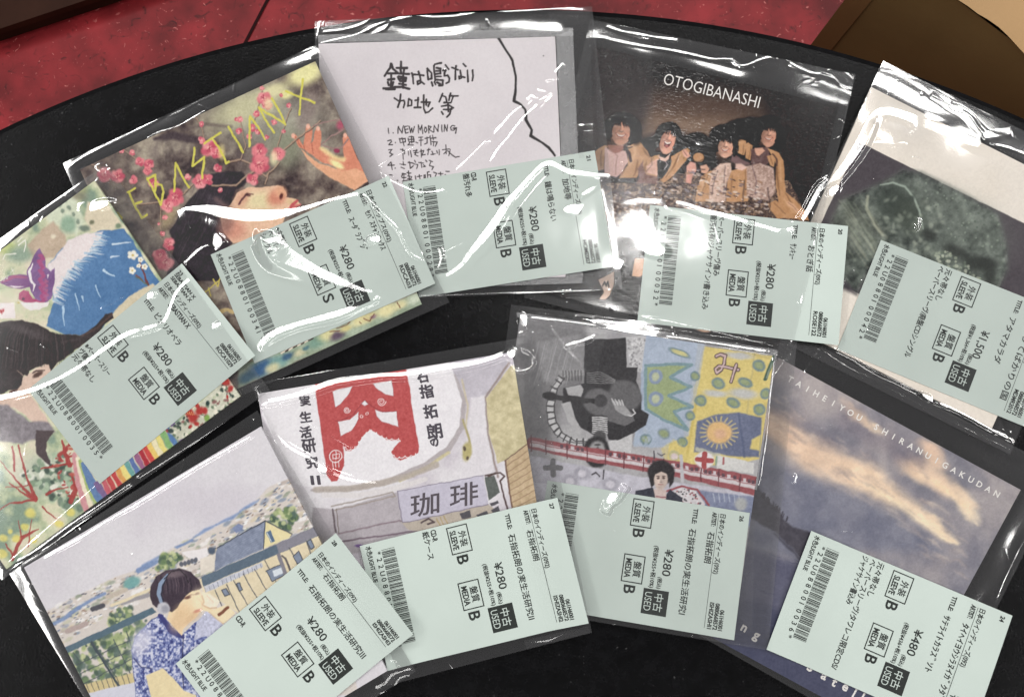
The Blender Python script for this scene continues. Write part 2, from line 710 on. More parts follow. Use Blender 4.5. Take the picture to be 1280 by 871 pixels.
# closed top flaps, slightly wavy, with a torn front edge
r1 = np.random.default_rng(3)
NX, NY = 60, 14
P = np.zeros((NY, NX, 3))
for j in range(NY):
    for i in range(NX):
        u, v = i / (NX - 1), j / (NY - 1)
        edge = -.003 + .0022 * math.sin(u * 31) * math.sin(u * 13 + 1) + .001 * r1.random() if j == 0 else 0
        q = A + ex * (.42 * u) + ey * (.149 * v + edge)
        P[j, i] = (q[0], q[1], BZ + .004 + .0018 * math.sin(u * 17) * (1 - v) + .001 * math.sin(u * 41 + v * 3))
Fq = grid_faces(NY, NX)
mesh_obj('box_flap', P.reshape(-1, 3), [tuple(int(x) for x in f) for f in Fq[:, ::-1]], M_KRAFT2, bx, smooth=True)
P2 = P.copy()
P2[..., :2] = A + ex * .42 + ey * .30 - (P[..., :2] - A)
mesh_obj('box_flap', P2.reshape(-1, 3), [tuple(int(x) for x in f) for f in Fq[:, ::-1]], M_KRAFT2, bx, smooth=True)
# folded side strip along the box's left corner
c0 = A - ex * .0015 - ey * .0012
V, fs = box_mesh(c0, ex * .014, ey * .0009, FLOOR_Z + .002, BZ - .002)
mesh_obj('corner_strip', V, fs, kraft('corner cardboard', (128, 98, 62)), bx)

# dark brown shelf base on the floor, upper left
SZ = FLOOR_Z + .035
sp = flat(FLOOR_Z + .001)
a, b = sp.at(np.array([(0., 52.), (162., -2.)]))[:, :2]
ex = (b - a) / np.linalg.norm(b - a)
ey = np.array([-ex[1], ex[0]])
sh = thing('wooden_plinth', (*(a + ey * .1), FLOOR_Z), 'dark brown wooden plinth on the red floor at the upper left', 'plinth')
M_WOOD = paint('dark brown wood', (46, 26, 18), 0.6, 0.1, 0.35, 14, (90, 0.2, 0.001), 8)
V, fs = box_mesh(a - ex * .5, ex * 1.1, ey * .3, FLOOR_Z + .001, SZ - .012)
mesh_obj('side_board', V, fs, M_WOOD, sh)
V, fs = box_mesh(a - ex * .505 - ey * .006, ex * 1.11, ey * .312, SZ - .0115, SZ)
mesh_obj('top_board', V, fs, M_WOOD, sh)

# ------------------------------------------------------------------ a bagged disc: printed sleeve, clear bag, price label
LW, LH = 57.7, 94.5             # price label in mm
GROUP = 'bagged CDs with price labels on the table'
U_PX = CH / F                   # metres per pixel on the table
NC, NF = 400, 360


class Disc:
    def __init__(s, quad, label, lift=(.0016, .0062), t=.0013, gloss=False, name='bagged_cd'):
        """quad: sleeve corners TL, TR, BR, BL in photograph pixels"""
        s.q = np.asarray(quad, float)
        s.t = t
        L = flat(lift[0]).at(s.q[[0, 3]])
        R = flat(lift[1]).at(s.q[[1, 2]])
        n = np.cross(R[0] - L[0], L[0] - L[1])
        n = n if n[2] > 0 else -n
        s.base = Plane(L.mean(0) * .5 + R.mean(0) * .5, n)
        s.top = s.base.shifted(t)
        c = s.base.at(s.q).mean(0)
        s.root = thing('bagged_cd', (c[0], c[1], 0), label, 'cd', GROUP)
        s.gloss = gloss

    def sleeve(s, art, edge=(228, 224, 216)):
        W = s.top.at(s.q)
        u = np.linspace(0, 1, NC)
        U, V = np.meshgrid(u, u)
        P = ((1 - U) * (1 - V))[..., None] * W[0] + (U * (1 - V))[..., None] * W[1] + (U * V)[..., None] * W[2] + ((1 - U) * V)[..., None] * W[3]
        px = to_px(P).reshape(-1, 2)
        C = art(px[:, 0], px[:, 1]).reshape(NC, NC, 3)
        # card edge: one more ring of vertices straight down
        Pp = np.pad(P, ((1, 1), (1, 1), (0, 0)), mode='edge')
        Cp = np.pad(C, ((1, 1), (1, 1), (0, 0)), mode='edge')
        m = np.ones(Pp.shape[:2], bool)
        m[1:-1, 1:-1] = False
        Pp[m] -= s.base.n * s.t
        s.paper = grid_obj('paper_sleeve', Pp[::-1], M_GLOSS if s.gloss else M_PRINT, s.root, Cp[::-1].reshape(-1, 3))
        return s

    # lettering printed on the sleeve, laid out in photograph pixels
    def letters(s, off=.00008):
        return Lettering(lambda V: s.top.at(V, off))

    def bag(s, quad, strokes=(), blobs=(), off=.0006, seed=0, waves=.00035, clear_of=None, dodge=(), edges=1.0, puff=.0012):
        q = np.asarray(quad, float)
        u = np.linspace(0, 1, NF)
        U, V = np.meshgrid(u, u)
        px = ((1 - U) * (1 - V))[..., None] * q[0] + (U * (1 - V))[..., None] * q[1] + (U * V)[..., None] * q[2] + ((1 - U) * V)[..., None] * q[3]
        X, Y = px[..., 0].ravel(), px[..., 1].ravel()
        def hb(X, Y):
            d = np.full(len(X), 1e9)        # how far inside the sleeve (pixels, negative outside)
            de = np.full(len(X), 1e9)
            for k in range(4):
                d = np.minimum(d, seg_dist(X, Y, s.q[k], s.q[(k + 1) % 4])[0])
                de = np.minimum(de, seg_dist(X, Y, q[k], q[(k + 1) % 4])[0])
            d = np.where(in_poly(X, Y, s.q), d, -d)
            dd = d
            if clear_of is None:            # the label lies under the film and lifts it too
                lq = s.lab_px
                dl = np.full(len(X), 1e9)
                for k in range(4):
                    dl = np.minimum(dl, seg_dist(X, Y, lq[k], lq[(k + 1) % 4])[0])
                dd = np.maximum(d, np.where(in_poly(X, Y, lq), dl, -dl))
            wide = 18 + 22 * vnoise(X, Y, 40, 340 + seed)
            h = off + s.t * (.5 + .5 * smooth((dd + wide) / wide))
            h = h + waves * (fbm(X, Y, 95, 300 + seed, 2) - .5) * 2 * smooth(de / 25) + waves * .12 * (fbm(X, Y, 28, 320 + seed, 2) - .5) * 2
            h = h + puff * smooth(d / 110) * .35
            for (cx, cy, rx, ry, gx, gy) in dodge:
                wgt = np.exp(-(((X - cx) / rx) ** 2 + ((Y - cy) / ry) ** 2))
                h = h + wgt * ((X - cx) * gx + (Y - cy) * gy) * U_PX
            return h, d

        def slope(P):
            e = 2.0
            gx = (hb(P[:, 0] + e, P[:, 1])[0] - hb(P[:, 0] - e, P[:, 1])[0]) / (2 * e * U_PX)
            gy = (hb(P[:, 0], P[:, 1] + e)[0] - hb(P[:, 0], P[:, 1] - e)[0]) / (2 * e * U_PX)
            return np.stack([gx, -gy], 1)
        h, d = hb(X, Y)
        surf = s.base.shifted(off)
        allst = list(strokes)
        if edges:
            c = q.mean(0)
            qi = q + (c - q) / np.linalg.norm(c - q, axis=1)[:, None] * 2.2
            for k in range(4):
                n = 14
                e = qi[k] + (qi[(k + 1) % 4] - qi[k]) * np.linspace(0.01, .99, n)[:, None]
                e = e + np.random.default_rng(seed * 7 + k).normal(0, .5, e.shape)
                allst.append((e, 1.8, 2.5, seed * 5 + k))
        rr = np.random.default_rng(900 + seed)
        c = q.mean(0)
        for k in range(34):
            a = rr.random()
            e = q[rr.integers(4)]
            f = q[rr.integers(4)]
            p = (e + (f - e) * a) * .97 + c * .03 + rr.normal(0, 7, 2) if k < 26 else c + (rr.random(2) - .5) * 220
            g = rr.random() * 6.28
            ln = 4 + 14 * rr.random() ** 2
            v_ = np.array((math.cos(g), math.sin(g))) * ln
            allst.append((np.array([p - v_, p + rr.normal(0, 1.5, 2), p + v_]), 1.0 + rr.random(), 2.2))
        lift = np.zeros(len(X))
        for st in allst[::-1]:
            pts, wd = np.asarray(st[0], float), st[1]
            fall = st[2] if len(st) > 2 else max(3.0, float(np.max(wd)) * .8)
            hh, ww = crease(pts, wd, fall, X, Y, surf, slope, st[3] if len(st) > 3 else None)
            lift = lift * (1 - ww) + hh
        for (cx, cy, rx, ry, rot) in blobs:
            hh, ww = facet(cx, cy, rx, ry, rot, X, Y, surf, slope)
            lift = lift * (1 - ww) + hh
        if clear_of is not None:
            lq = np.asarray(clear_of, float)
            dl = np.full(len(X), 1e9)
            for k in range(4):
                dl = np.minimum(dl, seg_dist(X, Y, lq[k], lq[(k + 1) % 4])[0])
            dl = np.where(in_poly(X, Y, lq), -dl, dl)
            k = smooth((dl - 1) / 6)
            lift = lift * k
            h = np.minimum(h, off + s.t + .0002) * (1 - k) + h * k
        h = np.maximum(h + lift, off * .5 - .0006 * (d < 0))
        P = surf.at(np.stack([X, Y], -1)) + s.base.n * (h - off)[:, None]
        P = P.reshape(NF, NF, 3)
        # back sheet of the bag, under the sleeve
        k = np.arange(0, NF, 11)
        k = np.append(k, NF - 1) if k[-1] != NF - 1 else k
        Pb = s.base.at(px[np.ix_(k, k)], -.0002)
        fb = grid_faces(len(k), len(k))
        s.film = grid_obj('plastic_bag', P[::-1], M_FILM, s.root, smooth=True, extra=(Pb.reshape(-1, 3), fb))
        return s

    def flap(s, quad, off=.0018, mat=None, name='bag_flap', border=0):
        q = np.asarray(quad, float)
        n = 14
        u = np.linspace(0, 1, n)
        U, V = np.meshgrid(u, u)
        px = ((1 - U) * (1 - V))[..., None] * q[0] + (U * (1 - V))[..., None] * q[1] + (U * V)[..., None] * q[2] + ((1 - U) * V)[..., None] * q[3]
        P = s.base.at(px, off)
        P = P + s.base.n * (.0003 * (fbm(px[..., 0].ravel(), px[..., 1].ravel(), 30, 5, 2).reshape(n, n) - .5))[..., None]
        return grid_obj(name, P[::-1], mat or M_FLAP, s.film if name == 'bag_flap' else s.root, smooth=True)

    def price_label(s, corners, off, lines):
        curl = .0016 if off > .0005 else .0002
        pl = s.top.shifted(off)
        idx = [i for i in range(4) if corners[i] is not None]
        W = pl.at(np.array([corners[i] for i in idx], float))[:, :2] * 1000
        T = np.array([(0, 0), (LW, 0), (LW, -LH), (0, -LH)], float)[idx]
        Wm, Tm = W - W.mean(0), T - T.mean(0)
        Uu, S, Vt = np.linalg.svd(Tm.T @ Wm)
        R = Uu @ np.diag([1, np.linalg.det(Uu @ Vt)]) @ Vt
        org = W.mean(0) - T.mean(0) @ R

        def mp(V2, o=0.0):
            V2 = np.asarray(V2, float) * (1, -1)
            xy = (V2 @ R + org) / 1000
            p0, n = pl.p0 + pl.n * o, pl.n
            z = p0[2] - ((xy - p0[:2]) @ n[:2]) / n[2]
            # the slip is creased a fifth of the way down and its ends lift a little
            u_, v_ = V2[:, 0] / LW, -V2[:, 1] / LH
            z = z + curl * (np.maximum(.19 - v_, 0) * 9 + smooth((v_ - .8) / .25) * .7 + .25 * smooth((u_ - .6) / .4) * smooth((.6 - v_) / .6) + .12 * np.sin(v_ * 9 + u_ * 3))
            return np.concatenate([xy, z[:, None]], 1)
        s.lab_px = to_px(mp([(0, 0), (LW, 0), (LW, LH), (0, LH)]))
        gu, gv = np.meshgrid(np.linspace(0, LW, 13), np.linspace(0, LH, 41))
        top = mp(np.stack([gu, gv], -1).reshape(-1, 2)).reshape(41, 13, 3)
        top = np.pad(top, ((1, 1), (1, 1), (0, 0)), mode='edge')
        rim = np.ones(top.shape[:2], bool)
        rim[1:-1, 1:-1] = False
        top[rim] -= (0, 0, .00012)
        lab = grid_obj('price_label', top, M_LABEL, s.root)
        K = Lettering(lambda v: mp(v, .00005))

        def T_(t, u0, u1, vc, em, bold=0.0):
            K.text(t, (u0 * LW, vc * LH + .37 * em), em, (u1 - u0) * LW if u1 else None, bold=.012 if t.isascii() else 0, heavy=.07)
        g = lines.get
        T_(g('no', '2'), .034, .078, .036, 2.6)
        if g('pre'):
            T_(g('pre'), .034, .30, .058, 2.4)
            T_(g('pre'), .034, .30, .083, 2.4)
        T_(g('genre', '日本のインディーズ(092)'), .045, .518, .126, 2.9)
        K.rect((.045 * LW, .1465 * LH), (.945 * LW, .1485 * LH))
        T_('ARTIST:', .04, .15, .166, 2.9)
        T_(g('artist'), .198, g('aw', .444), .172, 3.6, .01)
        for i, c in enumerate(('061H6001', '0880668572', g('code'))):
            T_(c, (.787, .742, .742)[i], .947, (.072, .097, .124)[i], 2.7)
        T_('TITLE:', .036, .155, .259, 2.9)
        T_(g('title'), .197, g('tw', .872), .262, 3.7, .01)
        T_(g('yen', '¥280'), .388, g('yw', .598), .360, 5.4, .004)
        T_('(税込)', .615, .705, .388, 2.3)
        T_(g('net', '(税抜¥255+税10%)'), .376, .706, .424, 2.5)
        T_('B', .267, .334, .519, 7.4, .004)
        T_(g('media', 'B'), .715, .780, .526, 7.4, .004)
        for u0, u1, v0, v1, ja, en in ((.029, .25, .463, .568, '外装', 'SLEEVE'), (.473, .694, .470, .575, '盤質', 'MEDIA')):
            K.frame((u0 * LW, v0 * LH), (u1 * LW, v1 * LH), .5, .5)
            T_(ja, u0 + .05, u1 - .05, v0 + .034, 4.0, .008)
            T_(en, u0 + .035, u1 - .035, v0 + .077, 3.9)
        for i, (t, u1) in enumerate(g('notes', ())):
            T_(t, .018, u1, .632 + .04 * i, 3.5)
        T_('水色/LIGHT BLUE', .02, .31, .961, 3.0)
        dg = g('bar')
        sp_ = (.822 - .080) / (len(dg) - 1)
        for i, c in enumerate(dg):
            K.text(c, ((.080 + sp_ * i) * LW, .919 * LH + 1.3), 3.4, heavy=.06)
        K.build('label_print', M_INK, lab)
        Bc = Lettering(lambda v: mp(v, .00005))
        tot = sum(sum(3 if b == '1' else 1 for b in C39[c]) + 1 for c in dg) - 1
        x, unit = .074 * LW, (.829 - .074) * LW / tot
        for c in dg:
            for j, b in enumerate(C39[c]):
                wd = unit * (2.6 if b == '1' else 1.05) if j % 2 == 0 else 0
                if j % 2 == 0:
                    Bc.rect((x, .836 * LH), (x + wd, .902 * LH))
                x += unit * (3 if b == '1' else 1)
            x += unit
        Bc.build('barcode', M_INK, lab)
        Bd = Lettering(lambda v: mp(v, .00004))
        Bd.rect((.716 * LW, .336 * LH), (.914 * LW, .459 * LH), 0)
        Bd.map = lambda v: mp(v, .00010)
        Bd.text('中古', (.745 * LW, .382 * LH + 1.7), 4.6, .138 * LW, mi=1, bold=.004)
        Bd.text('USED', (.742 * LW, .432 * LH + 1.6), 4.6, .145 * LW, mi=1)
        Bd.build('used_badge', [M_INK, M_LABEL], lab)
        return s


def best_lamp(pts, tang, surf, slope):
    """for each point: slope t across the crease that mirrors a lamp to the camera"""
    P = surf.at(pts)
    v = CAM - P
    v = v / np.linalg.norm(v, axis=1)[:, None]
    tw = tang * (1, -1)
    nw = -np.stack([tang[:, 1], tang[:, 0]], 1)       # pixel normal (-ty, tx) turned to world axes
    base = surf.grad + slope(pts)
    T, C = [], []
    for S in LAMPS:
        l = S[None] - P[:, None]
        l = l / np.linalg.norm(l, axis=2)[..., None]
        H = l + v[:, None]
        g = -H[..., :2] / H[..., 2:3] - base[:, None]
        par = (g * tw[:, None]).sum(2)
        per = (g * nw[:, None]).sum(2)
        cost = np.minimum(np.abs(par), .3) * 25 + np.abs(per)
        j = cost.argmin(1)
        T.append(per[np.arange(len(j)), j])
        C.append(cost[np.arange(len(j)), j])
    T, C = np.array(T), np.array(C)                   # lamps x points
    # smoothest choice of lamp along the crease
    n = T.shape[1]
    acc = C[:, 0].copy()
    back = np.zeros(T.shape, int)
    for i in range(1, n):
        m = acc[:, None] + 2.5 * np.abs(T[:, i - 1][:, None] - T[:, i][None])
        back[:, i] = m.argmin(0)
        acc = m.min(0) + C[:, i]
    k = int(acc.argmin())
    out = np.zeros(n)
    for i in range(n - 1, -1, -1):
        out[i] = T[k, i]
        k = back[k, i]
    return out


def resample(pts, step=5.0):
    out = [pts[0]]
    P = [pts[0]] + list(pts) + [pts[-1]]
    for k in range(1, len(P) - 2):
        p0, p1, p2, p3 = P[k - 1], P[k], P[k + 1], P[k + 2]
        n = max(1, int(np.linalg.norm(p2 - p1) / step))
        for t in np.linspace(0, 1, n + 1)[1:]:
            out.append(.5 * (2 * p1 + (p2 - p0) * t + (2 * p0 - 5 * p1 + 4 * p2 - p3) * t * t + (3 * p1 - p0 - 3 * p2 + p3) * t ** 3))
    return np.array(out)


def crease(pts, wd, fall, X, Y, surf, slope, gaps=None):
    """height of a fold in the film: a narrow tilted facet along a line, easing back to the sheet on both sides"""
    P = resample(np.asarray(pts, float)) if len(pts) > 2 else np.linspace(pts[0], pts[1], 8)
    if len(P) < 4:
        P = np.linspace(P[0], P[-1], 4)
    T = np.gradient(P, axis=0)
    T = T / np.maximum(np.linalg.norm(T, axis=1), 1e-6)[:, None]
    t = best_lamp(P, T, surf, slope)
    k = np.ones(3) / 3
    t = np.convolve(np.pad(t, 1, mode='edge'), k, 'valid')
    t = np.clip(t, -.6, .6)
    m = np.max(wd) / 2 + fall + 1
    i = np.nonzero((X > P[:, 0].min() - m) & (X < P[:, 0].max() + m) & (Y > P[:, 1].min() - m) & (Y < P[:, 1].max() + m))[0]
    out = np.zeros(len(X))
    wout = np.zeros(len(X))
    if not len(i):
        return out, wout
    x, y = X[i], Y[i]
    bd = np.full(len(i), 1e9)
    bs = np.zeros(len(i))
    bt = np.zeros(len(i))
    be = np.zeros(len(i))
    n = len(P)
    for j in range(n - 1):
        d, f = seg_dist(x, y, P[j], P[j + 1])
        up = d < bd
        dx, dy = P[j + 1] - P[j]
        side = np.sign(dx * (y - P[j][1]) - dy * (x - P[j][0]))
        bd = np.where(up, d, bd)
        bs = np.where(up, side, bs)
        bt = np.where(up, t[j] * (1 - f) + t[j + 1] * f, bt)
        be = np.where(up, (j + f) / (n - 1), be)
    end = smooth(np.minimum(be, 1 - be) / .06 + .15)
    if gaps is not None:
        end = end * smooth((vnoise(be * 9, be * 0 + gaps, 1.0, 77) - .66) / .2)
    wa = np.atleast_1d(np.asarray(wd, float))
    wv = np.interp(be, np.linspace(0, 1, len(wa)), wa) * (.8 + .2 * np.sin(be * 7 + wa[0]) ** 2)
    q = bt * bs * np.minimum(bd, wv / 2) + np.abs(bt) * wv / 2
    env = (1 - smooth((bd - wv / 2) / fall)) * end
    out[i] = q * env * U_PX
    wout[i] = env
    return out, wout


def facet(cx, cy, rx, ry, rot, X, Y, surf, slope):
    """a flat dent in the film that mirrors a lamp"""
    P = surf.at(np.array([[cx, cy]]))
    v = (CAM - P[0]) / np.linalg.norm(CAM - P[0])
    best = None
    for S in LAMPS:
        l = S - P
        l = l / np.linalg.norm(l, axis=1)[:, None]
        H = l + v
        g = -H[:, :2] / H[:, 2:3] - surf.grad - slope(np.array([[cx, cy]], float))
        j = (g ** 2).sum(1).argmin()
        if best is None or (g[j] ** 2).sum() < (best ** 2).sum():
            best = g[j]
    co, si = math.cos(rot), math.sin(rot)
    dx, dy = X - cx, Y - cy
    q = np.hypot((dx * co + dy * si) / rx, (-dx * si + dy * co) / ry)
    b = (dx * best[0] - dy * best[1]) + math.hypot(*best) * max(rx, ry) * .8
    env = 1 - smooth((q - 1) / .9)
    return np.maximum(b, 0) * U_PX * env, env


def zf(ox, oy, k, pts):
    return np.asarray(pts, float) / k + (ox, oy)

# ------------------------------------------------------------------ printed artwork of the nine sleeves
def art_mountain(X, Y):
    A = Art(X, Y, (204, 203, 166), 1.6, 21)
    A.noise(22, [(120, 146, 124), (168, 182, 140), (205, 206, 168), (218, 206, 178)], 1, a=.95)
    A.z(0, 200, 7.256)
    A.poly([(380, 420), (640, 290), (720, 420), (770, 560), (700, 690), (560, 600), (440, 560)], (203, 211, 182), 3, vary=10)
    A.blob((720, 310), 75, 60, (128, 124, 100), .4, .5, .8)
    A.blob((740, 250), 60, 40, (165, 170, 110), .4, .6, .7)
    A.poly([(480, 555), (590, 680), (610, 760), (540, 880), (300, 900), (250, 770), (380, 640)], (190, 166, 140), 2, vary=14)
    A.blob((620, 590), 70, 80, (122, 160, 132), .3, .4, .8)
    for p in ((585, 360), (545, 405), (625, 430), (572, 465), (665, 490), (712, 555)):
        A.blob(p, 17, 22, (104, 124, 106), -.4, .5, .8)
    A.poly([(790, 380), (960, 380), (1120, 600), (1000, 640), (830, 640), (770, 540)], (214, 200, 170), 2, vary=8)
    A.blob((835, 570), 24, 20, (110, 112, 84), 0, .5)
    A.blob((765, 620), 50, 30, (84, 104, 92), 0, .5, .8)
    A.blob((1075, 600), 30, 20, (92, 120, 90), 0, .5, .8)
    A.blob((480, 690), 25, 20, (220, 206, 178), 0, .5)
    A.blob((70, 800), 75, 60, (180, 196, 110), 0, .5, .8)
    A.blob((180, 860), 110, 70, (122, 150, 130), 0, .5, .8)
    A.z(0, 200, 3.35)
    A.poly([(410, 298), (520, 288), (560, 345), (700, 560), (480, 640), (430, 700), (360, 735), (275, 730), (195, 695), (225, 590), (200, 440), (260, 370)], (72, 118, 170), .8, vary=14, vs=16)
    A.poly([(198, 440), (215, 425), (260, 375), (285, 335), (360, 306), (430, 302), (415, 345), (370, 395), (325, 430), (280, 480), (250, 540), (228, 590)], (226, 213, 212), 1.5, vary=6)
    r = A.r
    for k in range(90):
        t = r.random()
        c = np.array([(232, 590), (275, 500), (330, 430), (400, 370), (425, 315)])
        f = t * 4
        i = min(int(f), 3)
        q = c[i] + (c[i + 1] - c[i]) * (f - i) + r.normal(0, 6, 2)
        L = 18 + 34 * r.random()
        A.line([q - (L * .3, 0), q + (L * .75, L * .12 + 14 * (t < .5))], (7, 1), (206, 212, 218) if r.random() < .6 else (150, 186, 212), .5, .75)
    A.z(0, 290, 6.7)
    for a, b, wd in (((528, 625), (535, 790), 22), ((630, 520), (666, 655), 14), ((688, 540), (700, 585), 18), ((800, 450), (845, 550), 14)):
        A.line([a, b], (wd, 4), (176, 206, 230), .5, .9)
    A.z(0, 200, 3.35)
    A.line([(474, 353), (545, 345)], (8, 3), (196, 214, 228))
    A.line([(462, 407), (497, 402)], (8, 4), (190, 210, 228))
    A.line([(434, 460), (478, 486)], (10, 4), (176, 204, 226))
    # blossom twig
    A.line([(622, 522), (600, 470), (585, 420)], (10, 5), (112, 56, 58))
    A.line([(570, 480), (600, 505)], 6, (120, 66, 60))
    A.line([(618, 520), (590, 500), (568, 490)], 5, (90, 110, 80))
    for p, q in (((555, 398), 22), ((590, 415), 12), ((553, 462), 15), ((607, 447), 13), ((582, 440), 10)):
        for k in range(5):
            A.blob((p[0] + q * .6 * math.cos(k * 1.26), p[1] + q * .6 * math.sin(k * 1.26)), q * .45, q * .42, (236, 224, 206), 0, .4)
        A.blob(p, q * .25, q * .25, (206, 176, 90))
    A.poly([(540, 570), (640, 515), (690, 560), (560, 680), (460, 660), (480, 630)], (206, 192, 160), 1, vary=8)
    # bird
    A.z(0, 290, 6.7)
    A.poly([(332, 132), (372, 215), (385, 290), (425, 335), (455, 298), (462, 390), (432, 555), (385, 588), (300, 572), (255, 490), (222, 335), (285, 205)], (124, 82, 142), .6, vary=16)
    for k in range(16):
        t = k / 15
        A.blob((342 + 14 * math.sin(k * 2.1) + 18 * t, 200 + 365 * t), 19, 17, (178, 66, 122), 0, .5, .9)
        A.blob((385 + 14 * math.sin(k * 1.7), 400 + 160 * t), 12, 12, (190, 90, 130), 0, .5, .6)
    A.line([(272, 265), (246, 335), (262, 400), (288, 440), (275, 492)], (8, 22, 24, 20, 6), (236, 222, 226))
    A.line([(400, 365), (402, 385)], (12, 4), (230, 214, 220))
    A.poly([(-10, 425), (60, 370), (150, 350), (240, 368), (258, 460), (180, 478), (95, 472), (40, 445)], (128, 72, 136), .6, vary=10)
    A.line([(10, 420), (120, 372), (225, 385)], (8, 34, 10), (184, 82, 124), 1.5, .8)
    A.line([(75, 452), (120, 464), (192, 458)], (4, 16, 4), (232, 216, 222))
    A.poly([(150, 565), (158, 515), (195, 488), (235, 495), (275, 555), (385, 588), (300, 600), (200, 590)], (182, 66, 112), .6)
    A.poly([(165, 588), (300, 588), (415, 580), (400, 620), (330, 652), (250, 658), (200, 630)], (233, 222, 220), .6)
    A.blob((192, 560), 12, 10, (62, 40, 66))
    A.poly([(135, 590), (160, 585), (165, 602)], (196, 170, 60), .4)
    A.poly([(-5, 592), (120, 594), (127, 716), (-5, 728)], (232, 217, 215), .5)
    A.blob((8, 662), 16, 14, (190, 40, 52))
    A.blob((30, 660), 14, 14, (190, 40, 52))
    A.poly([(-5, 668), (42, 664), (22, 690)], (190, 40, 52), .4)
    W = (232, 230, 214)
    A.line([(150, 84), (190, 46)], 8, W, .4)
    A.line([(156, 116), (210, 66), (217, 90), (214, 130), (202, 166)], 9, W, .4)
    A.line([(30, 230), (45, 186), (132, 182)], 9, W, .4)
    for a in ([(4, 412), (20, 378), (28, 404)], [(36, 400), (44, 368), (58, 392), (66, 358)], [(86, 338), (122, 312)], [(98, 306), (116, 344)]):
        A.line(a, 5, W, .4)
    # girl
    A.z(0, 380, 5.445)
    A.poly([(-10, 640), (60, 610), (180, 480), (330, 395), (360, 480), (250, 560), (190, 600), (300, 740), (360, 850), (300, 871), (100, 700), (-10, 700)], (216, 184, 164), 1.2, vary=7)
    A.poly([(-10, 135), (60, 113), (150, 108), (255, 138), (380, 198), (480, 208), (560, 214), (640, 150), (715, 72), (762, 58), (775, 90), (700, 150), (640, 225), (560, 275), (470, 345), (390, 400), (345, 460), (332, 415), (300, 408), (262, 430), (200, 450), (185, 490), (160, 480), (150, 545), (120, 575), (60, 590), (20, 612), (-10, 620)], (50, 41, 42), .8, vary=9)
    for k in range(60):
        x = r.random()
        a = np.array((70 + 400 * x, 130 + 80 * x))
        A.line([a, a + (-60 + 90 * x, 90), a + (-90 + 140 * x, 200 + 110 * (1 - x))], (2, 6, 2), (86, 74, 76) if r.random() < .4 else (26, 20, 22), .8, .6)
    A.blob((190, 190), 130, 26, (96, 86, 88), .35, .8, .5)
    A.line([(420, 260), (520, 240), (640, 170)], 16, (74, 64, 66), 2, .5)
    A.line([(560, 215), (660, 160), (760, 70)], 14, (88, 62, 56), 1, .6)
    A.blob((258, 478), 34, 16, (84, 58, 50), -.5, .4)
    A.line([(222, 470), (252, 452), (300, 452)], 8, (60, 42, 40), .5)
    A.blob((92, 598), 30, 18, (92, 62, 54), -.6, .4)
    A.line([(120, 450), (165, 495)], 6, (190, 160, 140), .5, .6)
    # dress and hair at the bottom
    A.poly([(-10, 680), (60, 690), (120, 740), (200, 800), (330, 800), (380, 871), (300, 900), (150, 950), (-10, 930)], (130, 122, 128), 2, vary=26, vs=4)
    A.z(0, 540, 4.84)
    A.blob((290, 260), 190, 130, (182, 190, 168), 0, .5, .9, 18)
    A.scatter(150, [(120, 230), (300, 120), (420, 140), (450, 330), (500, 470), (420, 480), (280, 380), (150, 300)], (1.2, 4.2), [(98, 122, 102), (58, 76, 66), (160, 182, 150), (222, 222, 206), (126, 150, 120)], aspect=1.4)
    A.poly([(215, -10), (330, -10), (285, 60), (280, 110), (300, 170), (312, 205), (270, 180), (225, 130), (212, 80)], (72, 58, 60), 1)
    R_ = (168, 52, 48)
    for a, wd in (([(215, 412), (100, 292), (0, 168)], (24, 10, 4)), ([(212, 405), (165, 280), (110, 78)], (22, 13, 8)), ([(90, 232), (75, 90)], (12, 14)), ([(205, 405), (150, 375), (56, 308)], (20, 16, 8)),
                  ([(205, 412), (60, 430), (0, 468)], (16, 8, 7)), ([(182, 320), (36, 336)], (8, 5)), ([(280, 375), (345, 345), (410, 330)], (16, 10, 5)), ([(420, 200), (390, 120), (375, 55)], (26, 20, 14)),
                  ([(250, 220), (330, 205), (440, 190)], (9, 14, 12)), ([(430, 250), (460, 350)], 14), ([(75, 770), (125, 640), (232, 585)], (22, 26, 7)), ([(127, 632), (112, 532)], (9, 4)),
                  ([(172, 690), (190, 528)], (10, 4)), ([(78, 745), (38, 672)], (14, 6)), ([(345, 522), (300, 490), (256, 452)], (4, 9, 10)), ([(440, 330), (470, 300), (430, 420)], 30)):
        A.line(a, wd, R_, .5, .92)
    A.scatter(26, [(300, 190), (430, 60), (450, 300), (470, 400), (420, 390)], (.8, 2.4), [R_, (190, 84, 70)], aspect=2)
    for x, y, q in ((185, 490, 32), (150, 575, 22), (95, 642, 24), (20, 640, 26), (12, 735, 32), (430, 485, 26), (355, 555, 26), (200, 650, 20), (60, 600, 14)):
        A.blob((x, y), q, q * .9, (224, 208, 92), 0, .4, .85)
    # rainbow
    for a, wd, c in (([(447, 140), (475, 320), (520, 475)], 34, (206, 138, 142)), ([(466, 160), (505, 330), (555, 460)], 26, (228, 214, 184)), ([(480, 172), (530, 330), (580, 430)], 20, (158, 180, 100)),
                     ([(500, 190), (560, 320), (620, 420)], (26, 56, 60), (88, 122, 172)), ([(590, 320), (650, 400)], 40, (118, 92, 140))):
        A.line(a, wd, c, .8)
    bl = [(640, (196, 84, 96)), (668, (190, 60, 62)), (700, (196, 58, 58)), (728, (214, 148, 70)), (752, (224, 206, 110)), (778, (96, 156, 150)), (806, (84, 110, 168)), (838, (150, 90, 130)),
          (866, (176, 40, 52)), (894, (206, 62, 58)), (918, (226, 190, 90)), (944, (226, 214, 170)), (970, (222, 206, 110)), (1000, (120, 170, 100)), (1030, (80, 120, 176)), (1064, (112, 90, 140))]
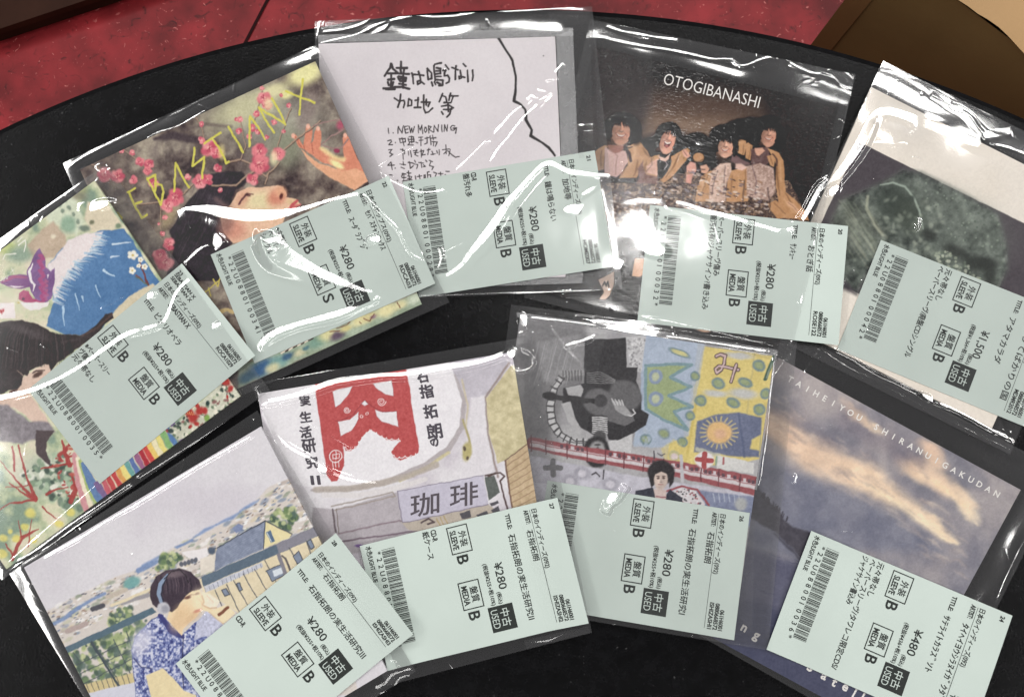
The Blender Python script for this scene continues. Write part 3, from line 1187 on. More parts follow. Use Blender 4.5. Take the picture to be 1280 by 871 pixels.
    for x, c in bl:
        y = 335 - (x - 640) * .79
        A.line([(x - 25, y - 60), (x + 12, y + 10), (x + 60, y + 90)], 32, c, .9)
    # red flowers at the lower right
    A.z(160, 420, 6.2235)
    A.poly([(300, 740), (560, 520), (780, 320), (880, 470), (600, 680), (400, 810)], (196, 196, 174), 1.2, vary=24, vs=5)
    A.scatter(110, [(300, 740), (560, 540), (770, 340), (880, 470), (600, 680), (400, 800)], (.7, 2.3), [(96, 116, 90), (46, 62, 56), (176, 186, 150), (224, 218, 196), (136, 90, 86)], aspect=1.3)
    for p, q in (((480, 600), 46), ((510, 640), 40), ((560, 580), 40), ((600, 580), 26), ((540, 540), 24), ((480, 700), 18), ((530, 680), 22), ((760, 350), 44), ((800, 410), 28), ((770, 470), 16), ((310, 735), 20)):
        A.blob(p, q, q * .7, (178, 44, 40), q * .3, .45, .95)
    A.blob((625, 520), 16, 20, (40, 60, 56))
    A.blob((330, 735), 24, 20, (52, 66, 62))
    A.blob((612, 640), 20, 28, (120, 160, 70), .4)
    for k in range(4):
        A.line([(462 + 14 * k, 590), (470 + 14 * k, 612)], 5, (226, 150, 80), .4)
    A.grain(5)
    return A.albedo()


def blossom(A, x, y, q, r):
    for k in range(7):
        a = k * 6.28 / 7 + r.random()
        A.blob((x + .5 * q * math.cos(a), y + .5 * q * math.sin(a)), q * .55, q * .48, [(218, 96, 112), (234, 138, 142), (200, 72, 94), (226, 116, 124)][r.integers(4)], a, .35, .95)
    A.blob((x, y), q * .3, q * .26, (238, 176, 160), 0, .5, .8)
    if q > 16:
        for k in range(9):
            a = r.random() * 6.28
            A.line([(x, y), (x + q * .5 * math.cos(a), y + q * .5 * math.sin(a))], q * .06 + 1, (176, 48, 72), .4, .6)


def art_blossom(X, Y):
    A = Art(X, Y, (112, 100, 92), 1.3, 31)
    A.noise(26, [(44, 32, 36), (88, 72, 66), (124, 110, 98), (172, 160, 138)], 1)
    A.noise(10, [(60, 46, 48), (112, 96, 88), (160, 146, 126)], 4, a=.45)
    r = A.r
    A.z(80, 60, 3.35)
    A.blob((860, 300), 240, 130, (158, 156, 138), .2, .7, .75)
    A.blob((760, 250), 150, 60, (204, 200, 150), -.4, .7, .75)
    A.blob((1010, 110), 75, 42, (228, 222, 150), -.4, .5, .95)
    A.blob((880, 180), 60, 26, (222, 214, 156), -.4, .6, .8)
    A.blob((930, 195), 26, 18, (226, 220, 140), 0, .5, .9)
    A.blob((930, 420), 60, 80, (128, 132, 106), 0, .7, .8)
    A.blob((1020, 260), 36, 90, (128, 108, 104), .3, .6, .6)
    A.line([(380, 380), (460, 366), (560, 388), (640, 410)], (14, 34, 30, 14), (60, 46, 52), 2.5, .9)
    A.line([(500, 345), (600, 320), (700, 330)], 14, (92, 76, 74), 2, .6)
    for k in range(16):
        A.blob((180 + 620 * r.random(), 430 + 300 * r.random()), 40 * r.random() + 16, 20, [(72, 56, 60), (150, 128, 104), (120, 104, 98)][k % 3], r.random() * 3, .7, .5)
    A.blob((440, 700), 26, 60, (176, 156, 110), .4, .7, .7)
    # hair
    A.z(180, 200, 6.22)
    A.poly([(350, 310), (440, 215), (520, 110), (640, 85), (760, 88), (806, 165), (740, 230), (700, 290), (660, 375), (600, 380), (590, 440), (625, 560), (690, 650), (540, 760), (600, 940), (160, 940), (230, 700), (200, 560), (285, 400)], (46, 39, 46), 1.4, vary=8)
    for k in range(60):
        x, y = 330 + 420 * r.random(), 120 + 500 * r.random()
        A.line([(x, y), (x - 40, y + 80), (x - 90, y + 200)], (3, 4, 1), (86, 72, 78) if k % 3 else (30, 25, 32), .6, .4)
    A.line([(560, 300), (620, 350), (660, 380)], 34, (120, 84, 78), 2.5, .7)
    # face turned up
    A.poly([(680, 335), (722, 252), (800, 214), (905, 214), (980, 203), (1040, 198), (1078, 214), (1112, 268), (1108, 292), (1186, 308), (1218, 342), (1180, 372), (1110, 386), (1100, 430), (1065, 520), (900, 580), (740, 645), (690, 648), (622, 560), (600, 450), (640, 385)], (224, 178, 144), .8, vary=5)
    A.blob((905, 320), 130, 70, (218, 206, 152), -.1, .7, .85)
    A.blob((770, 300), 40, 60, (206, 140, 112), .5, .7, .7)
    A.blob((1030, 290), 74, 60, (208, 122, 96), -.4, .6, .9)
    A.blob((1060, 250), 44, 40, (224, 160, 120), 0, .6, .8)
    A.blob((1066, 284), 13, 22, (92, 40, 36), .2, .5)
    A.blob((690, 540), 100, 80, (206, 130, 108), .3, .6, .8)
    A.blob((1150, 330), 50, 22, (214, 180, 130), .2, .5, .8)
    A.line([(1115, 385), (1160, 355), (1195, 318)], (10, 34, 16), (196, 78, 82), 1)
    A.line([(1165, 375), (1218, 345)], (20, 12), (206, 100, 98), 1)
    A.blob((640, 470), 60, 110, (110, 78, 74), .2, .7, .6)
    A.blob((560, 330), 90, 40, (92, 80, 90), .6, .7, .5)
    A.line([(742, 345), (768, 300), (800, 262), (850, 268)], (12, 16, 14, 6), (96, 54, 56), .8)
    A.blob((805, 275), 22, 9, (70, 44, 44), .2, .5)
    A.line([(690, 300), (720, 240), (770, 215)], 12, (150, 112, 90), 2, .5)
    A.line([(790, 285), (830, 272)], 5, (150, 100, 90), .6)
    # hand and arm
    A.z(310, 30, 5.1235)
    SK = (214, 126, 96)
    A.poly([(282, 712), (308, 710), (352, 768), (358, 780), (362, 715), (370, 660), (384, 640), (408, 668), (414, 700), (405, 760), (420, 745), (428, 690), (448, 656), (468, 690), (470, 730), (462, 790), (540, 850), (612, 862), (606, 730), (618, 710), (650, 728), (700, 860), (740, 920), (760, 1000), (700, 1010), (620, 990), (560, 920), (480, 890), (400, 830), (330, 790)], SK, .7, vary=10)
    A.line([(470, 800), (540, 850), (610, 870)], 30, (232, 206, 140), 2, .8)
    for p in ((292, 718), (383, 655), (448, 672), (622, 716)):
        A.blob(p, 13, 16, (236, 172, 146), 0, .4)
    for a in ([(305, 725), (345, 790)], [(358, 780), (370, 830)], [(410, 760), (416, 830)]):
        A.line(a, 6, (168, 82, 64), .7, .6)
    A.z(240, 180, 2.903)
    A.poly([(395, 20), (460, 70), (545, 100), (592, 90), (640, 110), (640, 135), (590, 168), (500, 122), (420, 60)], (224, 158, 118), .8, vary=8)
    A.blob((525, 75), 30, 12, (236, 220, 150), .5, .5)
    # twigs
    TW = (166, 136, 112)
    A.z(80, 60, 3.35)
    for a, wd in (([(620, 576), (720, 576), (772, 530), (812, 502), (782, 486), (738, 468), (690, 476)], 7), ([(782, 488), (846, 540), (900, 480)], 6), ([(540, 572), (500, 612), (400, 644), (310, 656)], 5),
                  ([(738, 468), (760, 420), (740, 300)], 4), ([(550, 288), (580, 340), (590, 400)], 4), ([(402, 650), (408, 790)], 4), ([(1075, 305), (1000, 360), (880, 460)], 6), ([(240, 420), (290, 460), (360, 520)], 4),
                  ([(880, 470), (910, 360), (950, 250)], 4), ([(770, 420), (790, 330), (830, 180)], 4), ([(100, 480), (170, 520)], 5), ([(860, 520), (840, 570)], 5)):
        A.line(np.array(a) + (1.5, 3.5), wd, (70, 50, 48), .8, .7)
        A.line(a, wd, TW, .6, .9)
    A.z(310, 30, 5.1235)
    for a in ([(640, 600), (560, 615), (420, 650)], [(640, 660), (540, 720), (470, 770)], [(640, 740), (600, 790), (540, 800), (480, 780)]):
        A.line(a, 9, (150, 116, 110), .6)
    A.blob((570, 815), 20, 14, (150, 50, 80))
    A.blob((590, 650), 24, 30, (190, 70, 100), 0, .6, .8)
    A.z(80, 60, 3.35)
    for x, y, q in ((170, 530, 30), (225, 535, 29), (318, 478, 20), (356, 488, 22), (350, 515, 18), (290, 552, 18), (285, 440, 13), (240, 432, 10), (610, 420, 36), (640, 440, 24), (645, 502, 18), (568, 560, 30), (602, 552, 24), (465, 625, 36), (432, 662, 28),
                    (376, 565, 22), (818, 432, 32), (820, 488, 42), (898, 445, 28), (790, 550, 26), (805, 275, 13), (838, 212, 28), (850, 240, 20), (576, 390, 15), (738, 300, 13), (734, 350, 13), (790, 335, 14), (776, 372, 12), (880, 312, 12), (940, 240, 10), (908, 200, 8),
                    (440, 822, 26), (396, 868, 26), (422, 710, 11), (412, 778, 11), (655, 596, 10), (520, 540, 14), (575, 320, 11), (830, 170, 10), (918, 350, 9), (850, 372, 9), (722, 300, 9), (810, 350, 12), (396, 735, 6)):
        blossom(A, x, y, q, r)
    A.blob((880, 460), 16, 30, (236, 226, 170), 0, .6, .7)
    A.blob((660, 440), 14, 30, (226, 206, 120), 0, .6, .7)
    A.blob((856, 235), 16, 26, (236, 222, 160), 0, .6, .7)
    A.z(180, 200, 6.22)
    blossom(A, 160, 790, 72, r)
    blossom(A, 130, 740, 44, r)
    A.z(240, 180, 2.903)
    A.blob((20, 620), 30, 60, (150, 130, 150), .3, .6, .8)
    A.line([(100, 610), (130, 600), (150, 610)], 12, (196, 168, 110), .8)
    for a in ([(45, 540), (100, 495)], [(60, 520), (70, 550)], [(78, 490), (95, 520), (104, 480)], [(45, 560), (60, 552)]):
        A.line(a, 4, (196, 178, 70), .5)
    # yellow hand-drawn capitals
    A.z(80, 60, 3.35)
    YL = (208, 200, 66)
    for a in ([(272, 602), (300, 670), (326, 712), (348, 698)], [(268, 604), (298, 588)], [(298, 656), (326, 644)], [(350, 545), (378, 600), (404, 658), (416, 600), (408, 574), (384, 566), (382, 600)], [(350, 548), (382, 532), (386, 566)],
              [(461, 600), (466, 482), (494, 535), (524, 586)], [(546, 420), (540, 494), (588, 456), (580, 545)], [(586, 402), (656, 354)], [(622, 380), (656, 430), (680, 484), (690, 476)], [(690, 330), (720, 385), (750, 440)],
              [(775, 412), (780, 286), (812, 330), (842, 382)], [(880, 356), (845, 300), (815, 250), (926, 320), (900, 265), (870, 212)], [(1000, 132), (992, 210), (985, 282)], [(930, 182), (990, 206), (1050, 232)], [(222, 690), (240, 712), (236, 732)]):
        A.line(a, 9, YL, .45, .95)
    # strip along the bottom edge
    A.z(320, 370, 5.333)
    A.poly([(-120, 620), (-120, 470), (1120, -40), (1120, 60), (0, 560)], (150, 166, 140), 2, vary=26, vs=9)
    for p, q, c in (((40, 480), 90, (44, 84, 136)), ((-60, 540), 60, (40, 90, 120)), ((150, 440), 70, (104, 150, 146)), ((110, 480), 50, (206, 198, 150)), ((210, 400), 40, (50, 84, 120)), ((290, 380), 40, (196, 190, 150)), ((400, 310), 60, (108, 146, 128)),
                    ((330, 350), 24, (70, 110, 120)), ((480, 260), 60, (212, 204, 142)), ((545, 265), 50, (86, 66, 88)), ((600, 215), 40, (206, 190, 120)), ((690, 165), 60, (220, 208, 146)), ((760, 140), 50, (206, 190, 130)), ((785, 140), 22, (120, 90, 116)),
                    ((870, 95), 70, (222, 210, 150)), ((960, 60), 50, (214, 204, 150)), ((1060, 20), 50, (196, 204, 180))):
        A.blob(p, q, q * .55, c, -.45, .6, .9)
    for k in range(8):
        A.line([(170 + 26 * k, 380 - 12 * k), (215 + 24 * k, 350 - 10 * k)], 9, (60, 44, 44) if k % 2 else (224, 208, 188), .5)
    for a in ([(540, 215), (600, 190), (625, 170)], [(490, 240), (560, 230)], [(720, 150), (760, 165), (790, 120)], [(690, 175), (700, 185)], [(945, 40), (960, 80)]):
        A.line(a, 7, (120, 76, 60), .5)
    A.grain(6)
    return A.albedo()


def art_marker(X, Y):
    A = Art(X, Y, (206, 198, 202), .6, 41, .2)
    A.noise(90, [(202, 194, 198), (210, 203, 206)], 1)
    A.z(380, 0, 3.368)
    A.line([(819, 162), (848, 208), (878, 258), (893, 325), (890, 380), (884, 425), (912, 440), (932, 462), (935, 505), (958, 548), (955, 572), (1000, 600), (1030, 622), (1056, 656)], (13, 9, 11, 9, 11, 13, 10, 9, 13, 10, 14, 9, 12, 9), (50, 47, 48), .45)
    INK = (56, 50, 52)

    def pen(strokes, wd):
        for q in strokes:
            A.line(q, [wd * (.85 + .3 * A.r.random()) for _ in range(max(2, len(q)))], INK, .4)
    A.z(474, 72, 19.8)
    pen([[(285, 165), (265, 270), (130, 460)], [(300, 170), (340, 290), (470, 390)], [(220, 405), (440, 395)], [(290, 420), (290, 720)], [(210, 550), (375, 530)], [(210, 610), (240, 690)], [(345, 610), (320, 700)], [(110, 770), (250, 760), (400, 740)], [(160, 790), (390, 790)],
         [(540, 110), (540, 250)], [(425, 265), (690, 262)], [(520, 280), (540, 390)], [(610, 280), (600, 390)], [(470, 400), (740, 412)], [(460, 480), (520, 590), (650, 590), (670, 500), (480, 470)], [(480, 530), (660, 530)], [(590, 460), (590, 760)], [(490, 655), (660, 685)], [(380, 735), (560, 735), (745, 780)]], 56)
    pen([[(812, 390), (840, 520), (850, 655)], [(820, 420), (960, 430), (1100, 450)], [(975, 350), (1010, 450), (1030, 560), (1025, 640), (960, 670), (950, 600), (1010, 580), (1120, 665)]], 50)
    A.z(530, 72, 18.29)
    pen([[(75, 255), (95, 500)], [(75, 260), (175, 360), (170, 480), (95, 500)], [(225, 185), (255, 530)], [(240, 160), (390, 130)], [(290, 240), (380, 260), (380, 370), (270, 380)], [(280, 310), (370, 310)], [(290, 440), (390, 440)], [(270, 510), (430, 530), (425, 640), (340, 640)],
         [(170, 570), (195, 650)], [(240, 560), (265, 620)], [(300, 570), (370, 610)], [(440, 300), (500, 300), (470, 360), (460, 430), (540, 420), (580, 480), (570, 570), (510, 595)], [(490, 180), (565, 280)]], 46)
    pen([[(640, 240), (780, 290)], [(735, 200), (715, 330), (715, 505)], [(890, 150), (950, 205)], [(830, 300), (850, 420), (850, 480), (800, 500), (800, 440), (930, 460)], [(995, 300), (1005, 555)], [(1115, 300), (1120, 420), (1100, 530)]], 44)
    A.z(488, 112, 13.91)
    pen([[(70, 150), (150, 205), (230, 190), (245, 240), (225, 315)], [(180, 85), (165, 200), (125, 310)], [(315, 165), (305, 290)], [(320, 160), (370, 190), (365, 280), (305, 290)], [(430, 190), (490, 175)], [(485, 145), (475, 310)], [(415, 318), (525, 312)],
         [(540, 220), (690, 225), (655, 295)], [(578, 105), (580, 340), (610, 412), (670, 390), (735, 325)], [(625, 180), (622, 270)], [(910, 75), (850, 215)], [(890, 110), (960, 130), (975, 210)], [(1045, 65), (1015, 190)], [(1030, 110), (1170, 115)], [(1090, 130), (1060, 220)],
         [(930, 230), (1050, 235)], [(890, 295), (1010, 270), (1100, 325)], [(925, 350), (1070, 345)], [(1000, 240), (1010, 380)], [(1060, 330), (1030, 430), (985, 480)], [(890, 390), (915, 430)]], 32)
    A.z(480, 152, 12.8)
    pen([[(70, 110), (80, 195)], [(150, 185), (152, 188)], [(225, 190), (230, 85), (290, 185), (310, 70)], [(330, 85), (345, 190), (385, 180)], [(335, 85), (385, 75)], [(340, 130), (380, 125)], [(400, 80), (425, 185), (440, 110), (460, 180), (485, 85)],
         [(552, 182), (548, 60), (582, 140), (610, 60), (622, 190)], [(660, 90), (645, 140), (665, 175), (690, 140), (675, 95), (655, 90)], [(715, 70), (722, 185)], [(715, 75), (755, 90), (725, 130), (790, 175)], [(800, 170), (805, 65), (865, 165), (875, 55)],
         [(925, 60), (930, 170)], [(965, 165), (968, 55), (1010, 160), (1018, 55)], [(1135, 72), (1095, 62), (1068, 95), (1078, 138), (1118, 140), (1140, 118), (1105, 108)], [(1105, 106), (1162, 98), (1148, 190)]], 17)
    pen([[(60, 310), (110, 295), (120, 320), (75, 370), (135, 370)], [(180, 335), (182, 338)], [(245, 275), (260, 340), (340, 330), (340, 275), (245, 280)], [(285, 260), (320, 395)], [(385, 270), (410, 350), (380, 380), (470, 380)], [(400, 250), (470, 245), (480, 330), (420, 330)], [(440, 240), (445, 350)], [(410, 290), (480, 285)],
         [(550, 250), (620, 245)], [(560, 300), (625, 295)], [(590, 245), (595, 390)], [(510, 335), (540, 350)], [(660, 270), (720, 255)], [(690, 250), (690, 350), (655, 365)], [(740, 230), (750, 370)], [(780, 220), (790, 290)], [(750, 270), (830, 260)], [(770, 320), (850, 330), (820, 400)], [(790, 320), (790, 390)]], 17)
    pen([[(75, 455), (130, 450), (90, 500), (140, 530), (95, 560)], [(265, 450), (330, 470), (330, 520)], [(300, 440), (310, 610)], [(390, 480), (395, 540)], [(425, 470), (440, 570)], [(470, 470), (530, 460)], [(480, 500), (545, 495)], [(520, 450), (495, 530), (545, 555)], [(590, 450), (600, 570)], [(570, 480), (630, 470), (610, 540), (660, 530)],
         [(690, 460), (740, 450)], [(715, 435), (700, 530)], [(770, 480), (790, 530), (750, 530), (820, 520)], [(845, 470), (850, 510)], [(880, 450), (885, 530)], [(990, 375), (1000, 520)], [(935, 455), (1050, 440)], [(1000, 480), (960, 520)], [(1060, 450), (1040, 550)], [(1020, 470), (1090, 540), (1150, 575), (1205, 560)]], 16)
    A.z(480, 192, 14.22)
    pen([[(125, 150), (70, 210), (185, 210)], [(130, 160), (150, 290)], [(200, 262), (204, 266)], [(285, 190), (380, 200)], [(335, 145), (345, 205)], [(300, 245), (360, 270)], [(430, 160), (520, 175)], [(450, 150), (470, 260), (520, 220)], [(545, 125), (560, 160)], [(530, 190), (600, 200), (585, 270)], [(615, 160), (700, 170)], [(660, 150), (670, 250)],
         [(700, 200), (735, 230), (700, 235)], [(745, 120), (765, 145)], [(800, 120), (860, 150)], [(830, 150), (810, 220), (880, 240), (850, 290)], [(95, 380), (145, 388)], [(330, 360), (310, 410)], [(320, 360), (390, 370)], [(350, 370), (350, 490)], [(320, 430), (390, 430)], [(325, 490), (400, 480)], [(440, 310), (450, 480)], [(410, 340), (480, 345)], [(420, 400), (490, 410), (480, 450), (420, 450)], [(400, 480), (500, 475)],
         [(555, 400), (565, 460)], [(590, 410), (670, 400)], [(625, 380), (640, 460)], [(710, 390), (715, 440), (740, 435), (735, 385), (710, 390)], [(770, 340), (780, 430)], [(770, 340), (800, 325)], [(790, 380), (825, 380), (825, 430)], [(880, 330), (935, 350), (910, 410)], [(970, 355), (1050, 360)], [(1010, 330), (1015, 400)], [(1090, 375), (1100, 385)], [(1100, 315), (1160, 320)]], 18)
    pen([[(330, 515), (350, 525)], [(240, 475), (250, 480)]], 18)
    A.z(380, 0, 3.368)
    A.blob((1008, 236), 3, 3, (90, 86, 88))
    A.grain(2)
    return A.albedo()


def face(A, x, y, rx, ry, rot=0, skin=(206, 150, 124), mouth=(150, 60, 56), grin=.5, hair=(24, 21, 22)):
    c, s_ = math.cos(rot), math.sin(rot)
    q = lambda u, v: (x + u * rx * c - v * ry * s_, y + u * rx * s_ + v * ry * c)
    sk = np.array(skin, float)
    A.blob(q(0, 0), rx, ry, skin, rot, .16, 1, 8, 6)
    A.blob(q(-.1, .55), rx * .62, ry * .55, skin, rot, .3)
    A.blob(q(.35, .25), rx * .5, ry * .6, sk * .86, rot, .7, .6)
    A.blob(q(-.3, .15), rx * .35, ry * .4, np.minimum(sk * 1.13, 255), rot, .7, .7)
    for k in (-1, 1):
        A.blob(q(.4 * k, -.12), rx * .2, ry * .08, (66, 40, 38), rot, .6, .9)
        A.blob(q(.42 * k, -.3), rx * .25, ry * .06, (70, 46, 42), rot - .15 * k, .6, .8)
    A.blob(q(.03, .18), rx * .13, ry * .22, sk * .78, rot, .7, .6)
    A.blob(q(.02, .3), rx * .22, ry * .07, sk * .66, rot, .6, .7)
    A.blob(q(0, .52), rx * .46, ry * (.06 + .16 * grin), mouth, rot, .4)
    if grin > .2:
        A.blob(q(0, .47), rx * .36, ry * .07, (226, 206, 190), rot, .4)
    A.blob(q(0, .8), rx * .3, ry * .06, sk * .8, rot, .7, .5)


def portrait(A, x, y, rx, ry, rot, lit, smile):
    """a small printed face lit from the upper right, shadowed on the left"""
    c, s_ = math.cos(rot), math.sin(rot)
    q = lambda u, v: (x + u * rx * c - v * ry * s_, y + u * rx * s_ + v * ry * c)
    P = lambda pts: [q(*p) for p in pts]
    sk = np.array(lit, float)
    out = [(-.95, -.5), (-.6, -.95), (0, -1.08), (.6, -.98), (.95, -.55), (1.0, 0), (.92, .4), (.68, .78), (.3, 1.02), (-.05, 1.06), (-.4, .92), (-.75, .6), (-.97, .1)]
    A.poly(P(out), sk * .9, 1.0, 1, 6, 5)
    A.blob(q(-.72, .1), rx * .42, ry * .8, sk * .62, rot, .8, .75)
    A.blob(q(.3, -.55), rx * .5, ry * .34, np.minimum(sk * 1.12, 255), rot, .8, .7)
    A.blob(q(.5, .2), rx * .34, ry * .26, np.minimum(sk * (1.1, 1.0, .98), 255), rot, .8, .7)
    A.blob(q(-.35, .22), rx * .28, ry * .24, sk * .95, rot, .8, .6)
    A.blob(q(.08, .8), rx * .4, ry * .16, sk * 1.02, rot, .8, .6)
    g = rx / 40
    W = lambda *w_: tuple(v * g for v in w_)
    fq = lambda u, v: q(u, v * 1.2 - .38)
    FP = lambda pts: [fq(*p) for p in pts]
    dk = sk * .2
    for k in (-1, 1):
        A.line(FP([(.42 * k - .26, -.2 + .02 * k), (.42 * k, -.26), (.42 * k + .24, -.2)]), W(2, 5, 2), dk, .7, .85)
        A.line(FP([(.42 * k - .24, -.1), (.42 * k, -.14), (.42 * k + .22, -.08)]), W(2, 4, 2), dk * .9, .7, .8)
        A.blob(fq(.42 * k, -.02), rx * .26, ry * .07, sk * .72, rot, .8, .6)
    A.line(FP([(.0, -.2), (-.1, .05), (-.16, .24)]), W(3, 6, 7), sk * .62, 1.2, .7)
    A.line(FP([(-.18, .27), (.04, .3), (.2, .25)]), W(3, 5, 3), sk * .5, .8, .8)
    A.line(FP([(.1, -.1), (.1, .16)]), 5 * g, np.minimum(sk * 1.16, 255), 1.2, .6)
    if smile == 'open':
        A.poly(FP([(-.42, .36), (.0, .42), (.45, .3), (.38, .62), (.1, .8), (-.22, .72)]), (92, 36, 36), .6)
        A.poly(FP([(-.36, .38), (.0, .44), (.4, .33), (.34, .46), (.0, .55), (-.3, .48)]), (226, 208, 196), .5)
        A.blob(fq(.08, .68), rx * .2, ry * .08, (176, 92, 88), rot, .5)
    else:
        A.line(FP([(-.48, .42), (-.2, .58), (.12, .6), (.44, .42)]), W(3, 7, 7, 3), sk * (.62, .42, .42), .8, .9)
        if smile == 'teeth':
            A.line(FP([(-.34, .47), (-.1, .55), (.12, .55), (.34, .46)]), W(2, 4.5, 4.5, 2), (214, 202, 190), .6, .9)
        A.line(FP([(-.22, .72), (.08, .76), (.26, .7)]), 4 * g, sk * .66, 1, .6)
    for k in (-1, 1):
        A.line(FP([(.18 * k + .02, .24), (.56 * k, .46), (.52 * k, .62)]), W(2, 4, 2), sk * .66, .9, .6)


def mop(A, x, y, rx, ry, rot, r, wide=1.12):
    """loose strands round a head and a fringe falling to the brows"""
    c, s_ = math.cos(rot), math.sin(rot)
    q = lambda u, v: (x + u * rx * c - v * ry * s_, y + u * rx * s_ + v * ry * c)
    g = rx / 40
    for k in range(70):
        a = math.pi * (.86 + 1.28 * k / 69) + r.normal(0, .05)
        ro = wide + .32 * r.random()
        dark = [(20, 16, 18), (34, 28, 29), (26, 21, 23)][k % 3]
        A.line([q(.92 * math.cos(a), .95 * math.sin(a)), q(ro * math.cos(a + .12), ro * math.sin(a + .12)), q(ro * 1.02 * math.cos(a + .34 * (1 if math.cos(a) > 0 else -1)), ro * math.sin(a + .3 * (1 if math.cos(a) > 0 else -1)))], np.array((8, 7, 3)) * g, dark, .7, .9)
    for k in range(22):
        u = -.92 + 1.84 * k / 21 + r.normal(0, .04)
        A.line([q(u * .8, -1.12), q(u + .04, -.86), q(u + .1 + r.normal(0, .05), -.62 - .12 * abs(u) * 0 + .2 * r.random())], np.array((9, 7, 2)) * g, [(20, 16, 18), (32, 26, 27)][k % 2], .6, .92)
    for k in (-1, 1):
        for j in range(8):
            u = k * (.9 + .16 * r.random())
            A.line([q(u, -.7), q(u * 1.04, -.1), q(u * (.96 + .1 * r.random()), .5 + .35 * r.random())], np.array((8, 7, 2)) * g, [(20, 16, 18), (30, 25, 26)][j % 2], .7, .9)


def art_band(X, Y):
    A = Art(X, Y, (42, 38, 38), 1.0, 51, .45)
    r = A.r
    DK = (22, 18, 20)
    A.z(700, 20, 3.35)
    A.blob((560, 470), 330, 130, (96, 74, 60), .05, .75, .95, 9, 6)
    A.blob((545, 450), 200, 80, (128, 102, 84), .03, .8, .75, 12, 5)
    A.blob((560, 380), 260, 46, (70, 52, 46), .05, .8, .6)
    A.poly([(130, 120), (300, 160), (385, 250), (350, 470), (140, 520)], (48, 43, 43), 9, .85)
    A.poly([(840, 300), (1180, 380), (1120, 880), (900, 880), (880, 480)], (44, 39, 39), 9, .9)
    A.blob((470, 590), 190, 100, DK, 0, .2)
    A.blob((575, 570), 74, 84, DK, 0, .1)
    A.blob((810, 520), 120, 96, DK, .1, .15)
    A.poly([(700, 470), (740, 435), (800, 425), (860, 440), (900, 560), (700, 600)], DK, 2)
    A.poly([(140, 600), (1000, 640), (1050, 880), (130, 880)], (44, 36, 38), 3, 1, 10, 5)
    A.noise(3.4, [(40, 32, 34), (120, 92, 74), (62, 50, 52), (178, 140, 106), (170, 140, 118)], 5, [(150, 700), (330, 700), (500, 660), (960, 690), (1040, 850), (1000, 880), (150, 880)], .7, 3, .2, .8)
    TAN, SHD, HI = (184, 132, 88), (112, 76, 50), (212, 164, 118)

    def coat(p, folds=(), lights=()):
        A.poly(p, TAN, .8, 1, 14, 9)
        for f in folds:
            A.line(f, np.array((3, 10, 3)) * A.k / 3.35, SHD, 1.4, .75)
        for f in lights:
            A.line(f, np.array((4, 14, 4)) * A.k / 3.35, HI, 2.0, .6)
    # first man
    A.z(750, 140, 9.68)
    coat([(-60, 480), (60, 395), (90, 420), (60, 520), (50, 700), (-60, 720)], [[(20, 470), (10, 650)]])
    coat([(330, 420), (420, 380), (455, 358), (490, 372), (530, 430), (580, 470), (605, 540), (640, 560), (600, 640), (560, 700), (470, 740), (440, 800), (230, 800), (250, 740), (340, 640)],
         [[(520, 440), (560, 500), (600, 550)], [(455, 590), (440, 700), (400, 780)], [(340, 640), (270, 720), (240, 780)]], [[(440, 400), (420, 520), (360, 640)], [(500, 560), (520, 640)]])
    A.poly([(62, 420), (120, 470), (190, 500), (270, 470), (310, 470), (345, 600), (250, 740), (200, 790), (50, 760), (60, 560)], (206, 166, 156), .8, vary=8)
    for k in range(15):
        A.line([(66 + 18 * k, 500), (62 + 17 * k, 640), (60 + 15 * k, 770)], 4, (170, 122, 116), .5, .65)
    A.line([(180, 505), (212, 540), (190, 640), (186, 760)], 6, (120, 78, 76), .6, .8)
    A.poly([(80, 400), (140, 400), (290, 400), (280, 450), (240, 490), (180, 500), (110, 460)], (150, 96, 82), 1.2)
    A.line([(100, 450), (180, 510), (280, 470)], (6, 9, 6), (190, 140, 132), 1)
    A.line([(300, 420), (350, 500), (372, 590)], (26, 40, 30), (52, 40, 46), 1)
    A.line([(320, 440), (390, 430)], 14, (44, 34, 36), 1)
    A.poly([(470, 800), (455, 690), (520, 590), (520, 650), (600, 700), (700, 780), (700, 871), (440, 871)], (120, 84, 76), 1.5, vary=24, vs=3)
    # second man
    coat([(520, 620), (600, 560), (650, 530), (720, 520), (700, 640), (690, 780), (560, 760), (530, 690)], [[(560, 600), (540, 700), (580, 740)], [(640, 560), (590, 640)]], [[(600, 610), (570, 680)]])
    A.poly([(560, 650), (650, 590), (700, 560), (690, 700), (700, 770), (570, 740)], (206, 156, 134), 1, vary=16, vs=4)
    A.line([(620, 560), (630, 640), (560, 720)], 8, (110, 76, 66), 1, .8)
    coat([(860, 540), (930, 500), (990, 470), (1060, 440), (1090, 470), (1040, 600), (900, 760), (770, 860), (740, 820), (850, 640)], [[(960, 510), (900, 640), (800, 790)], [(1040, 480), (1010, 570)]], [[(900, 600), (840, 720)]])
    A.poly([(690, 590), (740, 560), (790, 580), (850, 520), (865, 600), (820, 720), (750, 810), (700, 740)], (32, 30, 38), .8)
    A.line([(790, 590), (810, 640), (780, 690)], (8, 14, 8), (186, 172, 172), .8, .9)
    A.poly([(700, 530), (790, 560), (845, 510), (830, 580), (790, 600), (730, 580)], (216, 176, 158), .8)
    A.z(840, 140, 8.71)
    A.poly([(110, 420), (150, 405), (200, 480), (170, 510), (130, 490)], (206, 146, 122), 1, vary=10)
    A.line([(130, 425), (160, 480)], 7, (120, 70, 60), .8)
    # clasped arms between the middle two
    A.blob((290, 498), 62, 48, TAN, .1, .15, 1, 10, 4)
    A.line([(240, 535), (290, 545), (340, 520)], 9, SHD, 1)
